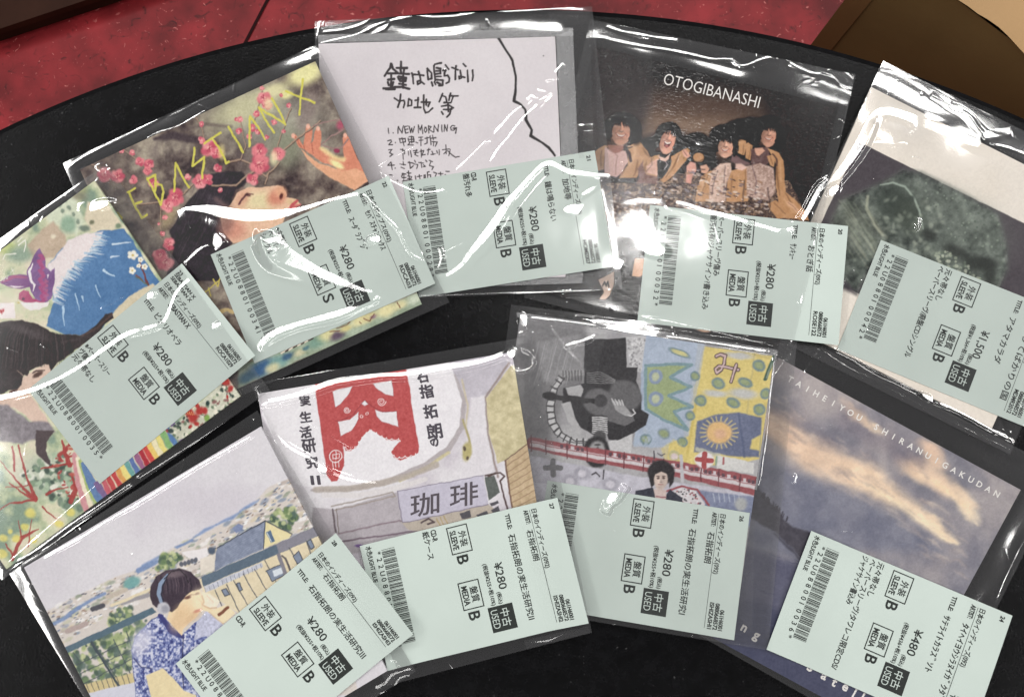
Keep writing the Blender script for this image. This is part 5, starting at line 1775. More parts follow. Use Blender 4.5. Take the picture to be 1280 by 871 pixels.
def art_mural(X, Y):
    A = Art(X, Y, (160, 157, 160), 1.1, 91)
    A.noise(30, [(146, 143, 147), (162, 159, 163), (176, 174, 176)], 1)
    A.z(650, 400, 3.96)
    A.poly([(-60, -20), (330, -20), (325, 330), (210, 420), (140, 600), (40, 590), (20, 300)], (112, 110, 113), 8, .9, vary=12, vs=12)
    r = A.r
    A.z(630, 370, 3.459)
    A.poly([(600, 150), (870, 205), (835, 400), (810, 660), (560, 650), (590, 420)], (154, 172, 200), 1, vary=10)
    A.z(800, 400, 3.485)
    YE = (226, 196, 84)
    A.poly([(280, 115), (600, 160), (570, 600), (180, 650), (120, 600), (130, 540), (210, 500), (235, 300)], YE, 1, vary=10)
    A.poly([(255, 100), (285, 110), (245, 330), (215, 500), (190, 520), (225, 300)], (168, 176, 186), 1.5, .7)
    A.line([(250, 330), (195, 640)], 12, (214, 180, 60), 1, .8)
    A.line([(500, 140), (440, 600)], 8, (190, 166, 90), 1, .6)
    for p, a, b in (((430, 155), 60, 14), ((330, 320), 50, 16), ((450, 320), 60, 22), ((590, 130), 30, 16)):
        A.blob(p, a, b, (182, 184, 190), .1, .5, .9)
    OL, BL = (140, 158, 100), (96, 128, 140)
    for p, a, b in (((340, 275), 27, 20), ((460, 272), 30, 18), ((265, 350), 24, 22), ((405, 360), 28, 20), ((520, 390), 24, 22), ((518, 198), 26, 22), ((240, 243), 18, 18), ((218, 416), 18, 20), ((25, 520), 22, 22), ((105, 495), 26, 20), ((185, 530), 20, 18), ((150, 590), 22, 20), ((172, 143), 46, 13), ((545, 320), 20, 22)):
        A.blob(p, a * 1.12, b * 1.15, BL if p[0] > 170 or p[0] < 60 else (120, 142, 150), .4, .2)
        A.blob(p, a * .8, b * .72, OL if p[1] > 160 else (206, 196, 110), .4, .35)
    A.poly([(90, 560), (150, 520), (200, 560), (215, 620), (110, 620)], YE, 1.5, .6)
    A.blob((150, 592), 16, 14, (216, 190, 190), 0, .4)
    A.poly([(248, 440), (330, 412), (430, 402), (530, 425), (520, 598), (380, 590), (236, 572)], (92, 102, 140), 1.5, vary=12)
    A.poly([(486, 520), (525, 500), (520, 570), (480, 560)], YE, 1.5)
    A.line([(430, 410), (455, 595)], 10, (70, 82, 124), 1.2, .7)
    for k in range(22):
        t = k * .2856
        A.line([(345 + 60 * math.cos(t), 490 + 52 * math.sin(t)), (345 + 82 * math.cos(t), 490 + 70 * math.sin(t))], 6, (220, 190, 100), .6, .8)
    A.blob((345, 490), 56, 48, (236, 176, 92), 0, .15)
    A.blob((350, 495), 26, 22, (228, 160, 120), 0, .5, .8)
    A.line([(250, 560), (290, 575), (340, 590)], 18, (196, 192, 160), 1.2, .8)
    # drawn kana
    for a in ([(332, 158), (352, 150), (372, 158), (368, 190), (356, 216), (336, 230), (328, 214), (345, 200), (380, 206), (428, 216)], [(420, 192), (410, 230), (396, 268)]):
        A.line(a, 17, (84, 58, 60), .6)
        A.line(a, 8, (206, 166, 164), .5)
    A.line([(545, 255), (560, 220), (585, 160)], 18, (62, 96, 74), .6)
    A.line([(552, 250), (575, 190)], 7, (120, 140, 120), .5)
    # crown
    A.z(630, 370, 3.459)
    CR = [(612, 300), (700, 296), (812, 296), (718, 352), (812, 392), (712, 430), (816, 478), (735, 498), (795, 578), (700, 540), (612, 488)]
    A.poly(CR, (146, 166, 102), .8, vary=8)
    A.line(CR + [CR[0]], 13, (104, 144, 154), .8)
    for p in ((656, 348), (656, 444)):
        A.blob(p, 32, 32, (118, 140, 176), 0, .15)
        A.blob(p, 17, 18, (176, 186, 140), 0, .3)
    A.scatter(30, [(560, 560), (650, 560), (640, 650), (560, 650)], (1, 3), [(150, 170, 196), (166, 180, 200)], a=.6)
    # grey figure with a guitar, upside down
    A.z(650, 400, 3.96)
    A.poly([(525, 85), (625, 76), (600, 260), (545, 240)], (186, 184, 187), .8)
    A.scatter(90, [(532, 95), (618, 88), (596, 250), (548, 230)], (.6, 1.8), [(120, 118, 122), (216, 214, 216), (150, 148, 150)], a=.8)
    A.poly([(436, 600), (560, 545), (548, 665), (450, 650)], (190, 188, 190), .8, vary=14, vs=4)
    A.poly([(80, 110), (330, 60), (330, 240), (200, 330), (110, 300)], (134, 132, 135), 3, vary=14, vs=10)
    for k in range(14):
        x = 90 + 220 * r.random()
        A.line([(x, 80 + 60 * r.random()), (x - 50, 260 + 70 * r.random())], 3, (186, 184, 186), .8, .4)
    RG = [(205, 285), (170, 340), (150, 420), (158, 500), (190, 560), (255, 598), (345, 606)]
    A.line(RG, 34, (196, 194, 196), .8)
    for a, b in zip(resample(np.array(RG, float), 5)[::1][:-1:6], resample(np.array(RG, float), 5)[1::6]):
        d = (b - a) / max(np.linalg.norm(b - a), 1e-6)
        n = np.array((-d[1], d[0]))
        A.line([a - n * 16, a + n * 16], 9, (70, 68, 70), .5)
    A.line([(RG[0][0] + 14, RG[0][1])] + [(x + 18, y - 2) for x, y in RG[1:]], 6, (66, 64, 66), .6)
    A.line([(x - 18, y + 4) for x, y in RG], 5, (80, 78, 80), .6)
    A.line([(205, 265), (310, 260)], 30, (150, 148, 150), .8)
    for k in range(7):
        A.line([(212 + 15 * k, 252), (214 + 15 * k, 300)], 6, (74, 72, 74), .5, .8)
    BD = (44, 42, 45)
    A.poly([(318, 96), (525, 88), (528, 232), (582, 236), (576, 300), (600, 372), (600, 440), (636, 468), (624, 520), (560, 560), (480, 592), (436, 590), (430, 566), (356, 566), (300, 532), (262, 470), (210, 402), (216, 335), (318, 312)], BD, .8, vary=5)
    A.poly([(225, 335), (300, 318), (312, 345), (300, 380), (240, 372)], (176, 174, 176), .8, vary=14)
    A.poly([(206, 412), (250, 405), (275, 500), (270, 536), (235, 500)], (178, 176, 178), .8, vary=14)
    for k in range(6):
        A.line([(330, 262 + 9 * k), (400, 258 + 11 * k), (470, 296 + 3 * k)], 3, (150, 148, 150), .5, .8)
    A.blob((520, 372), 84, 74, (88, 86, 89), .5, .12, 1, 5)
    A.blob((390, 405), 76, 66, (96, 94, 97), .2, .12, 1, 5)
    A.poly([(430, 380), (560, 460), (568, 500), (520, 524), (440, 500), (400, 460)], (96, 94, 97), .8)
    A.line([(125, 372), (250, 392), (370, 402)], (30, 20, 24), (46, 44, 46), .6)
    A.blob((150, 372), 30, 20, (40, 38, 40), 0, .4)
    A.blob((400, 398), 32, 32, (62, 60, 63), 0, .12)
    A.line([(560, 440), (572, 460), (552, 476), (520, 470)], 6, (206, 204, 206), .5)
    A.poly([(452, 398), (500, 402), (530, 440), (556, 470), (520, 474), (470, 440)], (150, 148, 150), .7, vary=12, vs=4)
    for k in range(4):
        A.line([(455 + 16 * k, 390 + 2 * k), (470 + 14 * k, 420)], 5, (196, 194, 196), .5)
    A.poly([(358, 474), (434, 474), (426, 568), (358, 556)], (58, 56, 58), .5)
    for k in range(9):
        A.line([(358, 480 + 9.6 * k), (432, 484 + 9.6 * k)], 5, (206, 204, 206), .4)
    A.blob((394, 580), 32, 34, (70, 68, 70), 0, .2)
    A.blob((380, 652), 66, 78, (44, 42, 44), 0, .1)
    A.blob((384, 640), 38, 42, (146, 144, 146), 0, .25)
    for k in (-1, 1):
        A.blob((384 + 15 * k, 648), 9, 4, (52, 50, 52), 0, .5)
    A.blob((384, 636), 6, 10, (92, 90, 92), 0, .6)
    A.blob((384, 618), 15, 5, (62, 60, 62), 0, .5)
    # train line
    A.z(630, 370, 3.459)
    RD = (162, 64, 70)
    A.poly([(110, 690), (560, 775), (1090, 855), (1090, 1000), (110, 900)], (186, 182, 198), 1.5, vary=16, vs=8)
    LT = [(118, 636), (340, 680), (560, 715), (770, 752), (930, 785), (1090, 822)]
    A.line(LT, (50, 60, 66, 70, 76, 80), RD, .8)
    A.line([(x, y + 6) for x, y in LT], 16, (206, 196, 200), .8, .95)
    A.line([(x, y - 8) for x, y in LT], 5, (206, 190, 194), .6, .8)
    q = resample(np.array(LT, float), 20)
    for k, p in enumerate(q):
        if 250 < p[0] < 1080 and not 345 < p[0] < 460:
            A.poly([(p[0] - 7, p[1] - 24), (p[0] + 6, p[1] - 22), (p[0] + 6, p[1] - 6), (p[0] - 7, p[1] - 8)], (92, 60, 72) if k % 3 else (206, 190, 196), .4)
        if k % 4 == 0:
            A.line([(p[0], p[1] - 34), (p[0] - 2, p[1] + 34)], 5, (110, 44, 52), .5)
    A.line([(765, 690), (772, 800)], 14, (184, 180, 188), .8)
    A.blob((866, 708), 42, 36, (222, 212, 216), 0, .15)
    A.line([(836, 706), (896, 712)], 22, (186, 56, 58), .5)
    A.line([(868, 682), (864, 736)], 22, (186, 56, 58), .5)
    A.poly([(920, 690), (1000, 700), (1080, 720), (1080, 770), (920, 745)], (206, 204, 200), 1, vary=10)
    A.line([(950, 700), (948, 725)], 9, (180, 80, 84), .5)
    A.line([(918, 696), (916, 726)], 9, (126, 160, 130), .5)
    for a in ([(178, 742), (244, 742)], [(212, 712), (212, 772)]):
        A.line(a, 24, (104, 102, 106), .6)
    for p in ((338, 765), (460, 815), (285, 800)):
        A.blob(p, 36, 30, (160, 156, 172), 0, .3)
        A.blob(p, 18, 15, (196, 190, 204), 0, .3)
    A.line([(378, 770), (396, 762), (412, 778)], 6, (70, 64, 72), .5)
    A.line([(430, 752), (428, 790)], 6, (70, 64, 72), .5)
    A.line([(648, 670), (650, 700)], 6, (70, 64, 72), .5)
    A.line([(665, 680), (680, 690), (695, 682)], 5, (90, 84, 92), .5)
    # standing person and the drawn wheel
    A.z(800, 400, 3.485)
    A.poly([(240, 740), (520, 770), (520, 900), (280, 900)], (112, 122, 160), 1.5, vary=16, vs=7)
    A.poly([(120, 760), (175, 728), (240, 740), (285, 800), (280, 860), (160, 850)], (206, 198, 202), 1)
    A.scatter(60, [(130, 765), (175, 732), (240, 745), (275, 810), (160, 820)], (.5, 1.6), [(70, 62, 70), (160, 60, 70), (222, 216, 220), (50, 46, 52)], a=.9)
    A.line([(110, 745), (180, 722), (250, 740), (300, 806)], 9, (164, 62, 70), .6)
    for k in range(6):
        A.line([(320 + 22 * k, 755), (325 + 22 * k, 790)], 5, (176, 184, 206), .6, .7)
    A.blob((440, 800), 26, 30, (176, 176, 166), 0, .4, .8)
    A.poly([(-20, 745), (55, 728), (70, 760), (110, 765), (130, 735), (185, 775), (200, 900), (-40, 900)], (46, 48, 62), .7)
    A.poly([(60, 735), (115, 738), (112, 790), (66, 790)], (206, 176, 166), .7)
    A.line([(70, 768), (110, 772)], 6, (160, 90, 96), .5)
    A.blob((92, 662), 58, 54, (42, 38, 41), 0, .12)
    A.poly([(36, 665), (60, 660), (62, 715), (50, 730), (40, 700)], (42, 38, 41), 1)
    A.poly([(124, 660), (150, 665), (145, 705), (128, 728)], (42, 38, 41), 1)
    face(A, 90, 694, 30, 42, .05, (206, 176, 160), (170, 110, 104), .05)
    A.poly([(55, 700), (58, 660), (92, 642), (126, 660), (128, 700), (118, 672), (92, 660), (66, 672)], (42, 38, 41), .8)
    A.grain(6)
    L_ = A.C.mean(1)[:, None]
    A.C = L_ + (A.C - L_) * .8
    A.C = A.C * .88 + 15  # haze of the plastic layers mixed into the print colours
    return A.albedo()


def art_sky(X, Y):
    A = Art(X, Y, (120, 120, 132), 2.2, 101, .35)
    t = np.clip(((X - 960) * -.2 + (Y - 450) * 1.0) / 330, 0, 1)[:, None]
    A.C = np.array((152, 145, 148)) * (1 - t) + np.array((96, 102, 124)) * t
    A.noise(46, [(102, 102, 116), (130, 125, 134), (164, 152, 150)], 1, a=.6)
    A.z(920, 430, 3.483)
    A.poly([(60, 420), (250, 560), (560, 680), (800, 820), (900, 900), (60, 900)], (103, 107, 128), 9, .8, vary=6)
    WARM, HOT, DIM = (226, 186, 156), (255, 226, 180), (104, 96, 110)
    A.line([(120, 290), (250, 360), (420, 440), (560, 500)], (90, 110, 90, 60), DIM, 14, .35)
    A.line([(500, 330), (650, 420), (800, 520), (900, 640)], (110, 90, 80, 40), DIM, 10, .55)
    r = A.r
    for P, wd, n in (([(110, 300), (220, 400), (330, 480), (450, 540), (560, 590), (680, 650), (790, 730), (880, 800), (960, 868)], (54, 62, 64, 60, 54, 46, 40, 30, 14), 150), ([(840, 440), (880, 500), (870, 590), (940, 640), (1000, 700), (1040, 770)], (30, 40, 46, 44, 36, 20), 70), ([(760, 530), (800, 590)], (40, 30), 16), ([(470, 250), (560, 330), (640, 380)], (24, 30, 20), 16)):
        P = np.array(P, float)
        for k in range(n):
            f = r.random() * (len(P) - 1)
            i = int(f)
            q = P[i] + (P[i + 1] - P[i]) * (f - i)
            wq = wd[i] + (wd[i + 1] - wd[i]) * (f - i)
            q = q + r.normal(0, wq * .38, 2) * (1, .7)
            s_ = wq * (.3 + .5 * r.random())
            hot = f / (len(P) - 1)
            c = np.array(WARM) * (1 - hot * .8) + np.array(HOT) * hot * .8 + r.normal(0, 6)
            A.blob(q, s_ * 1.9, s_ * .8, np.minimum(c, 252), .6 + r.normal(0, .25), .9, .32)
    A.line([(560, 610), (700, 690), (800, 765), (900, 840), (958, 868)], (10, 24, 26, 22, 6), (255, 228, 184), 5, .75)
    A.line([(850, 590), (920, 640), (990, 700)], (16, 24, 12), (252, 214, 164), 5, .6)
    for k in range(130):
        x, y = 110 + 850 * r.random(), 0
        y = 300 + (x - 110) * .64 + r.normal(0, 70)
        L_ = 30 + 70 * r.random()
        A.line([(x, y), (x + L_ * .5, y + L_ * .26 + r.normal(0, 5)), (x + L_, y + L_ * .62)], (2, 6 + 12 * r.random(), 2), [(118, 108, 116), (236, 204, 172), (140, 126, 128), (255, 226, 190)][k % 4], 3, .22)
    A.noise(16, [(100, 96, 110), (255, 240, 226)], 9, a=.10)
    # hill and sea
    A.z(920, 630, 3.556)
    A.poly([(-200, 150), (60, 190), (230, 250), (500, 380), (900, 640), (900, 1000), (-200, 900)], (82, 83, 106), 7, .9, vary=6)
    A.poly([(-200, 420), (100, 430), (500, 640), (900, 1000), (-200, 1000)], (64, 67, 92), 8, .8, vary=5)
    A.poly([(60, -150), (110, -60), (150, -10), (190, 20), (215, 68), (262, 102), (345, 128), (460, 180), (380, 250), (290, 238), (230, 180), (170, 120), (60, 60), (-20, 20), (-60, -200)], (70, 67, 76), 2.2, .95, vary=10, vs=6)
    for k in range(26):
        x = 110 + 120 * r.random()
        A.line([(x, -40 + (x - 110) * 1.0), (x + 6, -54 + (x - 110) * 1.0 - 12 * r.random())], 5, (62, 58, 66), .6, .8)
    A.line([(170, 130), (240, 200), (290, 250)], (6, 14, 4), (58, 56, 66), 2, .7)
    for k in range(60):
        x, y = -100 + 500 * r.random(), 190 + 380 * r.random()
        A.line([(x, y), (x + 30 + 40 * r.random(), y + 14)], 3, (92, 94, 124) if k % 2 else (56, 58, 88), .6, .4)
    A.grain(4)
    return A.albedo()

# ------------------------------------------------------------------ the nine discs
ON_TOP, UNDER = .0009, .00025          # label stuck over the film / lying under it
N092 = '日本のインディーズ(092)'

# 1: blue mountain, far left
d1 = Disc([(-174, 442), (118, 226), (300, 495), (8, 711)], 'bagged sleeve painted with a blue mountain, a purple bird and a dark-haired girl')
d1.sleeve(art_mountain)
L = d1.letters()
d1.price_label([(227, 334), (320, 442), (125, 603), (35, 486)], UNDER, dict(no='23', pre='SEBASTIAN X', artist='SEBASTIAN X', aw=.46, title='ピクリオペラ', tw=.52, code='ROCA1029',
               notes=(('※ペーパースリー', .34), ('ヴ傷み', .16), ('元々帯なし', .30)), bar='*22U0880010035*'))
d1.bag([(-190, 434), (134, 206), (338, 488), (4, 724)], seed=1, off=.0010, strokes=[
    (zf(0, 200, 3.35, [(-60, 1010), (60, 985), (180, 950), (330, 872), (520, 740), (620, 705), (690, 680), (718, 620), (745, 555), (800, 500), (880, 455), (950, 420)]), 7),
    ([(12, 702), (60, 660), (124, 604)], 2.4), ([(22, 700), (45, 688), (90, 655), (130, 628), (165, 604), (230, 562), (300, 516)], 3),
    ([(8, 716), (40, 694), (70, 678), (100, 655), (150, 626), (220, 582), (318, 508)], 3),
    ([(0, 291), (40, 265), (58, 247), (95, 222), (110, 210)], 3), ([(20, 712), (28, 696), (42, 690), (36, 704), (20, 712)], 2),
    ([(0, 312), (18, 296), (30, 284), (40, 280)], 6), ([(52, 278), (56, 270)], 3)],
    blobs=[(104, 260, 8, 4, 0), (125, 258, 14, 5, -.2), (190, 371, 6, 3, -.3), (272, 407, 8, 3, -.3)])

# 2: plum blossom
d2 = Disc([(100, 212), (394, 77), (527, 380), (233, 515)], 'bagged sleeve with an upturned face under pink plum blossom and yellow scrawled capitals')
d2.sleeve(art_blossom)
d2.price_label([(481, 226), (546, 354), (321, 449), (264, 318)], UNDER, dict(no='22', genre='日本のポップス(092)', artist='ｾﾊﾞｽﾁｬﾝｴｯｸｽ', aw=.56, title='ｽｰﾀﾞﾗﾌﾞｼﾞ', tw=.50, code='RDCA03', media='S',
               notes=(('※未開封', .18), ('ペーパー', .20), ('シングル', .20)), bar='*22U0880100341*'))
d2.bag([(80, 205), (396, 57), (562, 378), (222, 531)], seed=2, off=.0012, waves=.0005, strokes=[
    ([(222, 264), (240, 262), (262, 263), (285, 268), (312, 271), (345, 270), (380, 262), (415, 251), (455, 242)], (4, 10, 20, 22, 16, 9, 8, 7, 6)),
    ([(455, 243), (470, 258), (482, 270), (498, 286), (508, 305), (518, 320), (532, 325)], 4),
    ([(322, 280), (338, 288), (346, 305), (356, 318), (378, 330), (402, 342), (430, 354), (452, 362), (472, 366)], (12, 26, 26, 22, 20, 16, 12, 8, 5)),
    ([(322, 440), (330, 428), (345, 416), (372, 406), (402, 398), (430, 390), (455, 378), (475, 368)], 10),
    ([(84, 211), (110, 194), (150, 174), (200, 148), (240, 122), (280, 108), (330, 84), (394, 58)], 3.5),
    ([(184, 174), (200, 166), (225, 158), (260, 138)], 3),
    ([(120, 208), (132, 204), (137, 209), (128, 213), (121, 208)], 2.5), ([(118, 222), (116, 232), (125, 222)], 2), ([(133, 212), (142, 217), (134, 219), (133, 212)], 3),
    ([(232, 330), (255, 310), (275, 306)], 5)],
    blobs=[(470, 300, 8, 4, -.2), (274, 303, 8, 7, .9)])

# 3: handwritten white card in a vinyl wallet
d3 = Disc([(398, 55), (694, 46), (707, 346), (411, 355)], 'bagged white card with black marker handwriting and a crooked black line')
d3.sleeve(art_marker)
d3.price_label([(743, 192), (767, 331), (526, 371), (502, 227)], UNDER, dict(no='21', artist='加地等', aw=.38, title='鐘は鳴らない', tw=.54, code='HOME007', notes=(('CD-R', .09), ('盤汚れ多', .22)), bar='*22U0880100028*'))
d3.bag([(394, 28), (740, 9), (778, 362), (404, 378)], seed=3, off=.0011, strokes=[
    ([(478, 215), (488, 226), (502, 233), (522, 241), (545, 241), (558, 237)], 4.5), ([(531, 178), (505, 192), (484, 203), (474, 210), (478, 217), (494, 227)], 2.5),
    ([(547, 351), (562, 343), (578, 331), (590, 315), (604, 299), (620, 278), (634, 256), (650, 237), (664, 221), (676, 209), (688, 205), (699, 210), (712, 216), (728, 218), (742, 220), (756, 220), (772, 221)], (5, 8, 11, 14, 13, 11, 9, 8, 9, 9, 7, 5)),
    ([(725, 246), (738, 238), (750, 230), (762, 223)], 6), ([(548, 310), (552, 322), (549, 334), (547, 350)], 6), ([(555, 316), (570, 309), (588, 300)], 3),
    ([(567, 217), (585, 200), (602, 183), (622, 163), (641, 142), (654, 133)], 4), ([(611, 206), (622, 188), (634, 174), (646, 158), (657, 145), (672, 132)], 3.5),
    ([(655, 130), (664, 121), (670, 124), (672, 114), (682, 116), (683, 104), (692, 102), (694, 92), (704, 80)], 4), ([(664, 132), (676, 126), (688, 118), (690, 108), (698, 100)], 3), ([(672, 140), (688, 122)], 2),
    ([(403, 41), (430, 38), (452, 31), (466, 22)], 3), ([(398, 56), (425, 50), (448, 44), (470, 32), (485, 27)], 3),
    ([(458, 47), (480, 36), (487, 27), (500, 24), (520, 20), (540, 22), (575, 20), (605, 14), (640, 15), (690, 12), (736, 13)], 4), ([(478, 36), (484, 26), (482, 20), (498, 22)], 5),
    ([(721, 157), (742, 156)], 2.5), ([(721, 165), (742, 164)], 2.5), ([(402, 85), (412, 82)], 2), ([(404, 93), (414, 91)], 2), ([(418, 126), (425, 122)], 2), ([(420, 134), (428, 130)], 2),
    ([(404, 372), (470, 370), (540, 370), (590, 368), (650, 366), (710, 364), (770, 362)], 3)],
    blobs=[(716, 262, 11, 5, -.1)])
d3.flap([(685, 16), (737, 12), (742, 196), (724, 198)])
for q in ([(397, 44), (716, 35), (717, 45), (398, 54)], [(695, 45), (716, 37), (729, 345), (708, 347)], [(411, 356), (728, 346), (728, 354), (412, 364)]):
    d3.flap(q, .0010, M_VINYL, 'wallet_border')

# 4: band photograph
d4 = Disc([(743, 57), (1048, 134), (972, 439), (667, 362)], 'bagged black sleeve with four smiling men in tan jackets under thin white capitals', gloss=True)
d4.sleeve(art_band)
L = d4.letters()
L.text('OTOGIBANASHI', (828.5, 105.5), 14.5, 123, (121, 30.5), bold=-.006, fit=True)
L.build('title_lettering', M_WHITE, d4.paper)
d4.price_label([(1056, 282), (1046, 432.5), (799.5, 400), (815, 259)], UNDER, dict(no='20', artist='おとぎ話', aw=.42, title='サンキュー', tw=.33, code='ROSE122', notes=(('ペーパースリーヴ傷み', .54), ('盤汚れ有/ジャケサイン?書き込み', .83)), bar='*22U0880100032*'))
d4.bag([(738, 25), (1069, 94), (985, 455), (655, 372)], seed=4, off=.0011, strokes=[
    ([(718, 48), (740, 47), (754, 48), (770, 52), (810, 59), (840, 64), (867, 69), (890, 74), (915, 75), (925, 82), (935, 81), (947, 76), (962, 72), (975, 74)], 4),
    ([(757, 32), (775, 39), (800, 44), (825, 48), (849, 51)], 4.5), ([(757, 31), (790, 36), (825, 44), (849, 50)], 2),
    ([(985, 78), (1000, 86), (1015, 92), (1028, 93), (1042, 98), (1052, 108), (1066, 111)], 4), ([(1028, 93), (1040, 86), (1055, 90), (1067, 101)], 3), ([(1002, 104), (1018, 101), (1026, 95)], 3), ([(1012, 106), (1022, 108)], 3), ([(1038, 106), (1048, 112), (1065, 119)], 3),
    ([(770, 262), (790, 254), (815, 253), (834, 253), (858, 257), (880, 265), (905, 271), (930, 278), (955, 285), (975, 290), (990, 286), (1001, 276), (1010, 262), (1018, 246), (1026, 234), (1038, 226)], 8),
    ([(1050, 285), (1044, 296), (1038, 315), (1030, 350), (1020, 380), (1011, 404), (1018, 396), (1026, 380), (1036, 350), (1044, 320), (1050, 290)], 3),
    ([(1046, 150), (1054, 153)], 2), ([(1040, 176), (1046, 170), (1054, 169)], 2), ([(800, 395), (850, 405), (905, 418), (970, 434)], 3)],
    blobs=[(792, 288, 24, 22, .3), (818, 313, 12, 7, .2), (770, 330, 6, 8, 0)])
d4.flap([(741, 27), (814, 44), (820, 262), (752, 250)])
d4.flap([(1012, 118), (1020, 86), (1068, 95), (1060, 130)])

# 5: ultrasound picture
d5 = Disc([(1089, 109), (1368, 250), (1240, 535), (961, 394)], 'bagged cream sleeve with a grey-green ultrasound scan')
d5.sleeve(art_scan)
d5.price_label([None, None, (1047.6, 433.6), (1100, 302.5)], UNDER, dict(no='19', artist='踊ってばかりの国', aw=.86, title='アタマカラダ', tw=.60, code='MDMR2012', yen='¥1,500', yw=.63, net='(税抜¥1,364+税10%)',
               notes=(('元々帯なし', .30), ('ペーパースリーヴ/廃盤CDシングル', .84)), bar='*22U0880100042*'))
d5.bag([(1104, 76), (1400, 225), (1262, 568), (942, 410)], seed=5, off=.0010, dodge=[(1130, 150, 75, 75, -.09, .09)], strokes=[
    ([(1022, 246), (1034, 234), (1050, 215), (1062, 198), (1072, 182), (1080, 166), (1087, 152), (1096, 143), (1108, 141), (1122, 143), (1147, 152), (1165, 159), (1183, 165), (1205, 174), (1228, 183)], 12),
    ([(1070, 187), (1080, 183), (1092, 181), (1112, 181), (1132, 181)], 2.4),
    ([(1162, 120), (1176, 128), (1190, 138), (1200, 143), (1210, 151), (1218, 163), (1226, 172)], 9), ([(1224, 171), (1236, 168), (1250, 166), (1264, 163)], 10),
    ([(1099, 88), (1116, 91), (1136, 95), (1153, 99), (1166, 106), (1178, 114), (1190, 121), (1198, 126)], 3), ([(1160, 106), (1176, 118), (1188, 124)], 2.5), ([(1150, 116), (1165, 112)], 4),
    ([(1226, 174), (1240, 181), (1258, 185), (1282, 194)], 3.5), ([(1105, 86), (1110, 79)], 2),
    ([(1034, 436), (1050, 443), (1064, 450), (1080, 461), (1096, 470), (1118, 480), (1138, 490), (1160, 499), (1180, 507), (1200, 516), (1238, 537), (1267, 550)], 4),
    ([(1236, 536), (1248, 540), (1258, 548), (1266, 552)], 3), ([(1239, 545), (1250, 539), (1262, 541)], 2), ([(1050, 300), (1042, 320), (1050, 285)], 2)],
    blobs=[(1158, 497, 9, 3, .45), (1195, 134, 6, 3, .6), (1146, 278, 2, 8, .2), (1040, 240, 5, 8, .8)])

# 6: balcony photo, lower left
d6 = Disc([(30, 709), (326, 533), (484, 838), (188, 1015)], 'bagged sleeve with a young man in headphones on a balcony above roofs')
d6.sleeve(art_balcony)
d6.price_label([(423, 666), (518.7, 788.7), None, (218.6, 828.6)], ON_TOP, dict(no='28', artist='石指拓朗', title='石指拓朗の実生活研究Ⅲ', tw=.90, code='ISHIZASHI3', notes=(('CD-R', .11),), bar='*22U0880100044*'))
d6.bag([(13, 716), (322, 513), (520, 838), (210, 1040)], seed=6, off=.0004, puff=0, waves=.0002, clear_of=d6.lab_px, strokes=[
    ([(55, 697), (75, 686), (103, 671), (125, 657), (145, 645), (175, 628), (210, 606), (260, 576), (322, 541)], 4),
    ([(330, 536), (352, 560), (375, 592), (405, 645), (420, 666)], 2.5), ([(470, 858), (482, 852), (490, 842), (502, 838), (516, 834)], 4), ([(476, 866), (492, 858), (500, 846), (516, 842)], 3), ([(485, 812), (488, 824), (496, 826), (498, 832)], 3), ([(492, 810), (497, 830)], 2)])

# 7: painted red character sign
d7 = Disc([(322, 492), (640, 440), (692, 757), (374, 809)], 'bagged painted sleeve of a shop signboard with a big red character')
d7.sleeve(art_sign)
L = d7.letters()
for t, x, y, q in zip('石指拓朗の', (528, 533, 538, 543, 543), (471, 489, 514, 539, 553), (14, 17, 17, 19, 10)):
    L.text(t, (x, y), q, q, (.985, -.16), bold=.01, wob=.5, fit=True, center=True, heavy=.5)
L.build('brush_lettering', M_GREYINK, d7.paper)
L = d7.letters()
for t, x, y, q in zip('実生活研究Ⅱ', (381, 382, 382, 386, 390, 394), (501, 521, 540, 557, 578, 600), (13, 14, 14, 17, 15, 11)):
    L.text(t, (x, y), q, q, (.985, -.16), bold=.01, wob=.5, fit=True, center=True, heavy=.5)
L.build('brush_lettering', M_GREYINK, d7.paper)
L = d7.letters()
L.text('珈', (531, 630), 29, 37, (.985, -.17), up=(-.0, -1), bold=.01, fit=True, center=True)
L.text('琲', (580, 618), 29, 36, (.985, -.17), up=(-.0, -1), bold=.01, fit=True, center=True)
L.build('sign_lettering', M_BROWNINK, d7.paper)
d7.price_label([(691.8, 624.4), (731.4, 778), (492, 831), (451.5, 683)], ON_TOP, dict(no='27', artist='石指拓朗', title='石指拓朗の実生活研究Ⅱ', tw=.88, code='ISHIZASHI2', notes=(('CD-R', .11), ('紙ケース', .24)), bar='*22U0880100043*'))
d7.bag([(314, 480), (664, 420), (740, 790), (484, 856)], seed=7, off=.0004, puff=0, waves=.0002, clear_of=d7.lab_px, strokes=[
    ([(331, 477), (370, 471), (414, 463), (450, 454), (480, 448), (505, 444), (532, 438), (560, 433), (600, 424), (640, 418)], 3),
    ([(326, 503), (352, 498), (372, 493), (393, 486), (412, 479), (429, 475), (452, 472), (476, 469), (500, 468), (518, 466), (540, 462), (562, 458), (585, 455), (607, 450), (624, 444), (638, 438)], 9),
    ([(331, 532), (340, 538), (349, 546), (362, 558), (378, 567), (393, 575), (406, 585), (420, 592), (436, 598), (452, 601), (476, 603)], 6),
    ([(346, 501), (380, 522), (412, 541), (444, 559)], 1.8), ([(636, 452), (644, 462), (655, 463), (666, 456), (662, 444), (650, 440)], 4), ([(320, 484), (326, 496), (322, 506), (330, 512)], 4), ([(312, 498), (322, 500), (330, 503)], 5),
    ([(568, 822), (590, 817), (614, 811), (640, 805), (660, 801), (684, 800), (700, 793), (731, 784)], 4), ([(316, 520), (330, 514)], 4)],
    blobs=[(404, 585, 8, 4, .3), (640, 440, 6, 8, .3)])
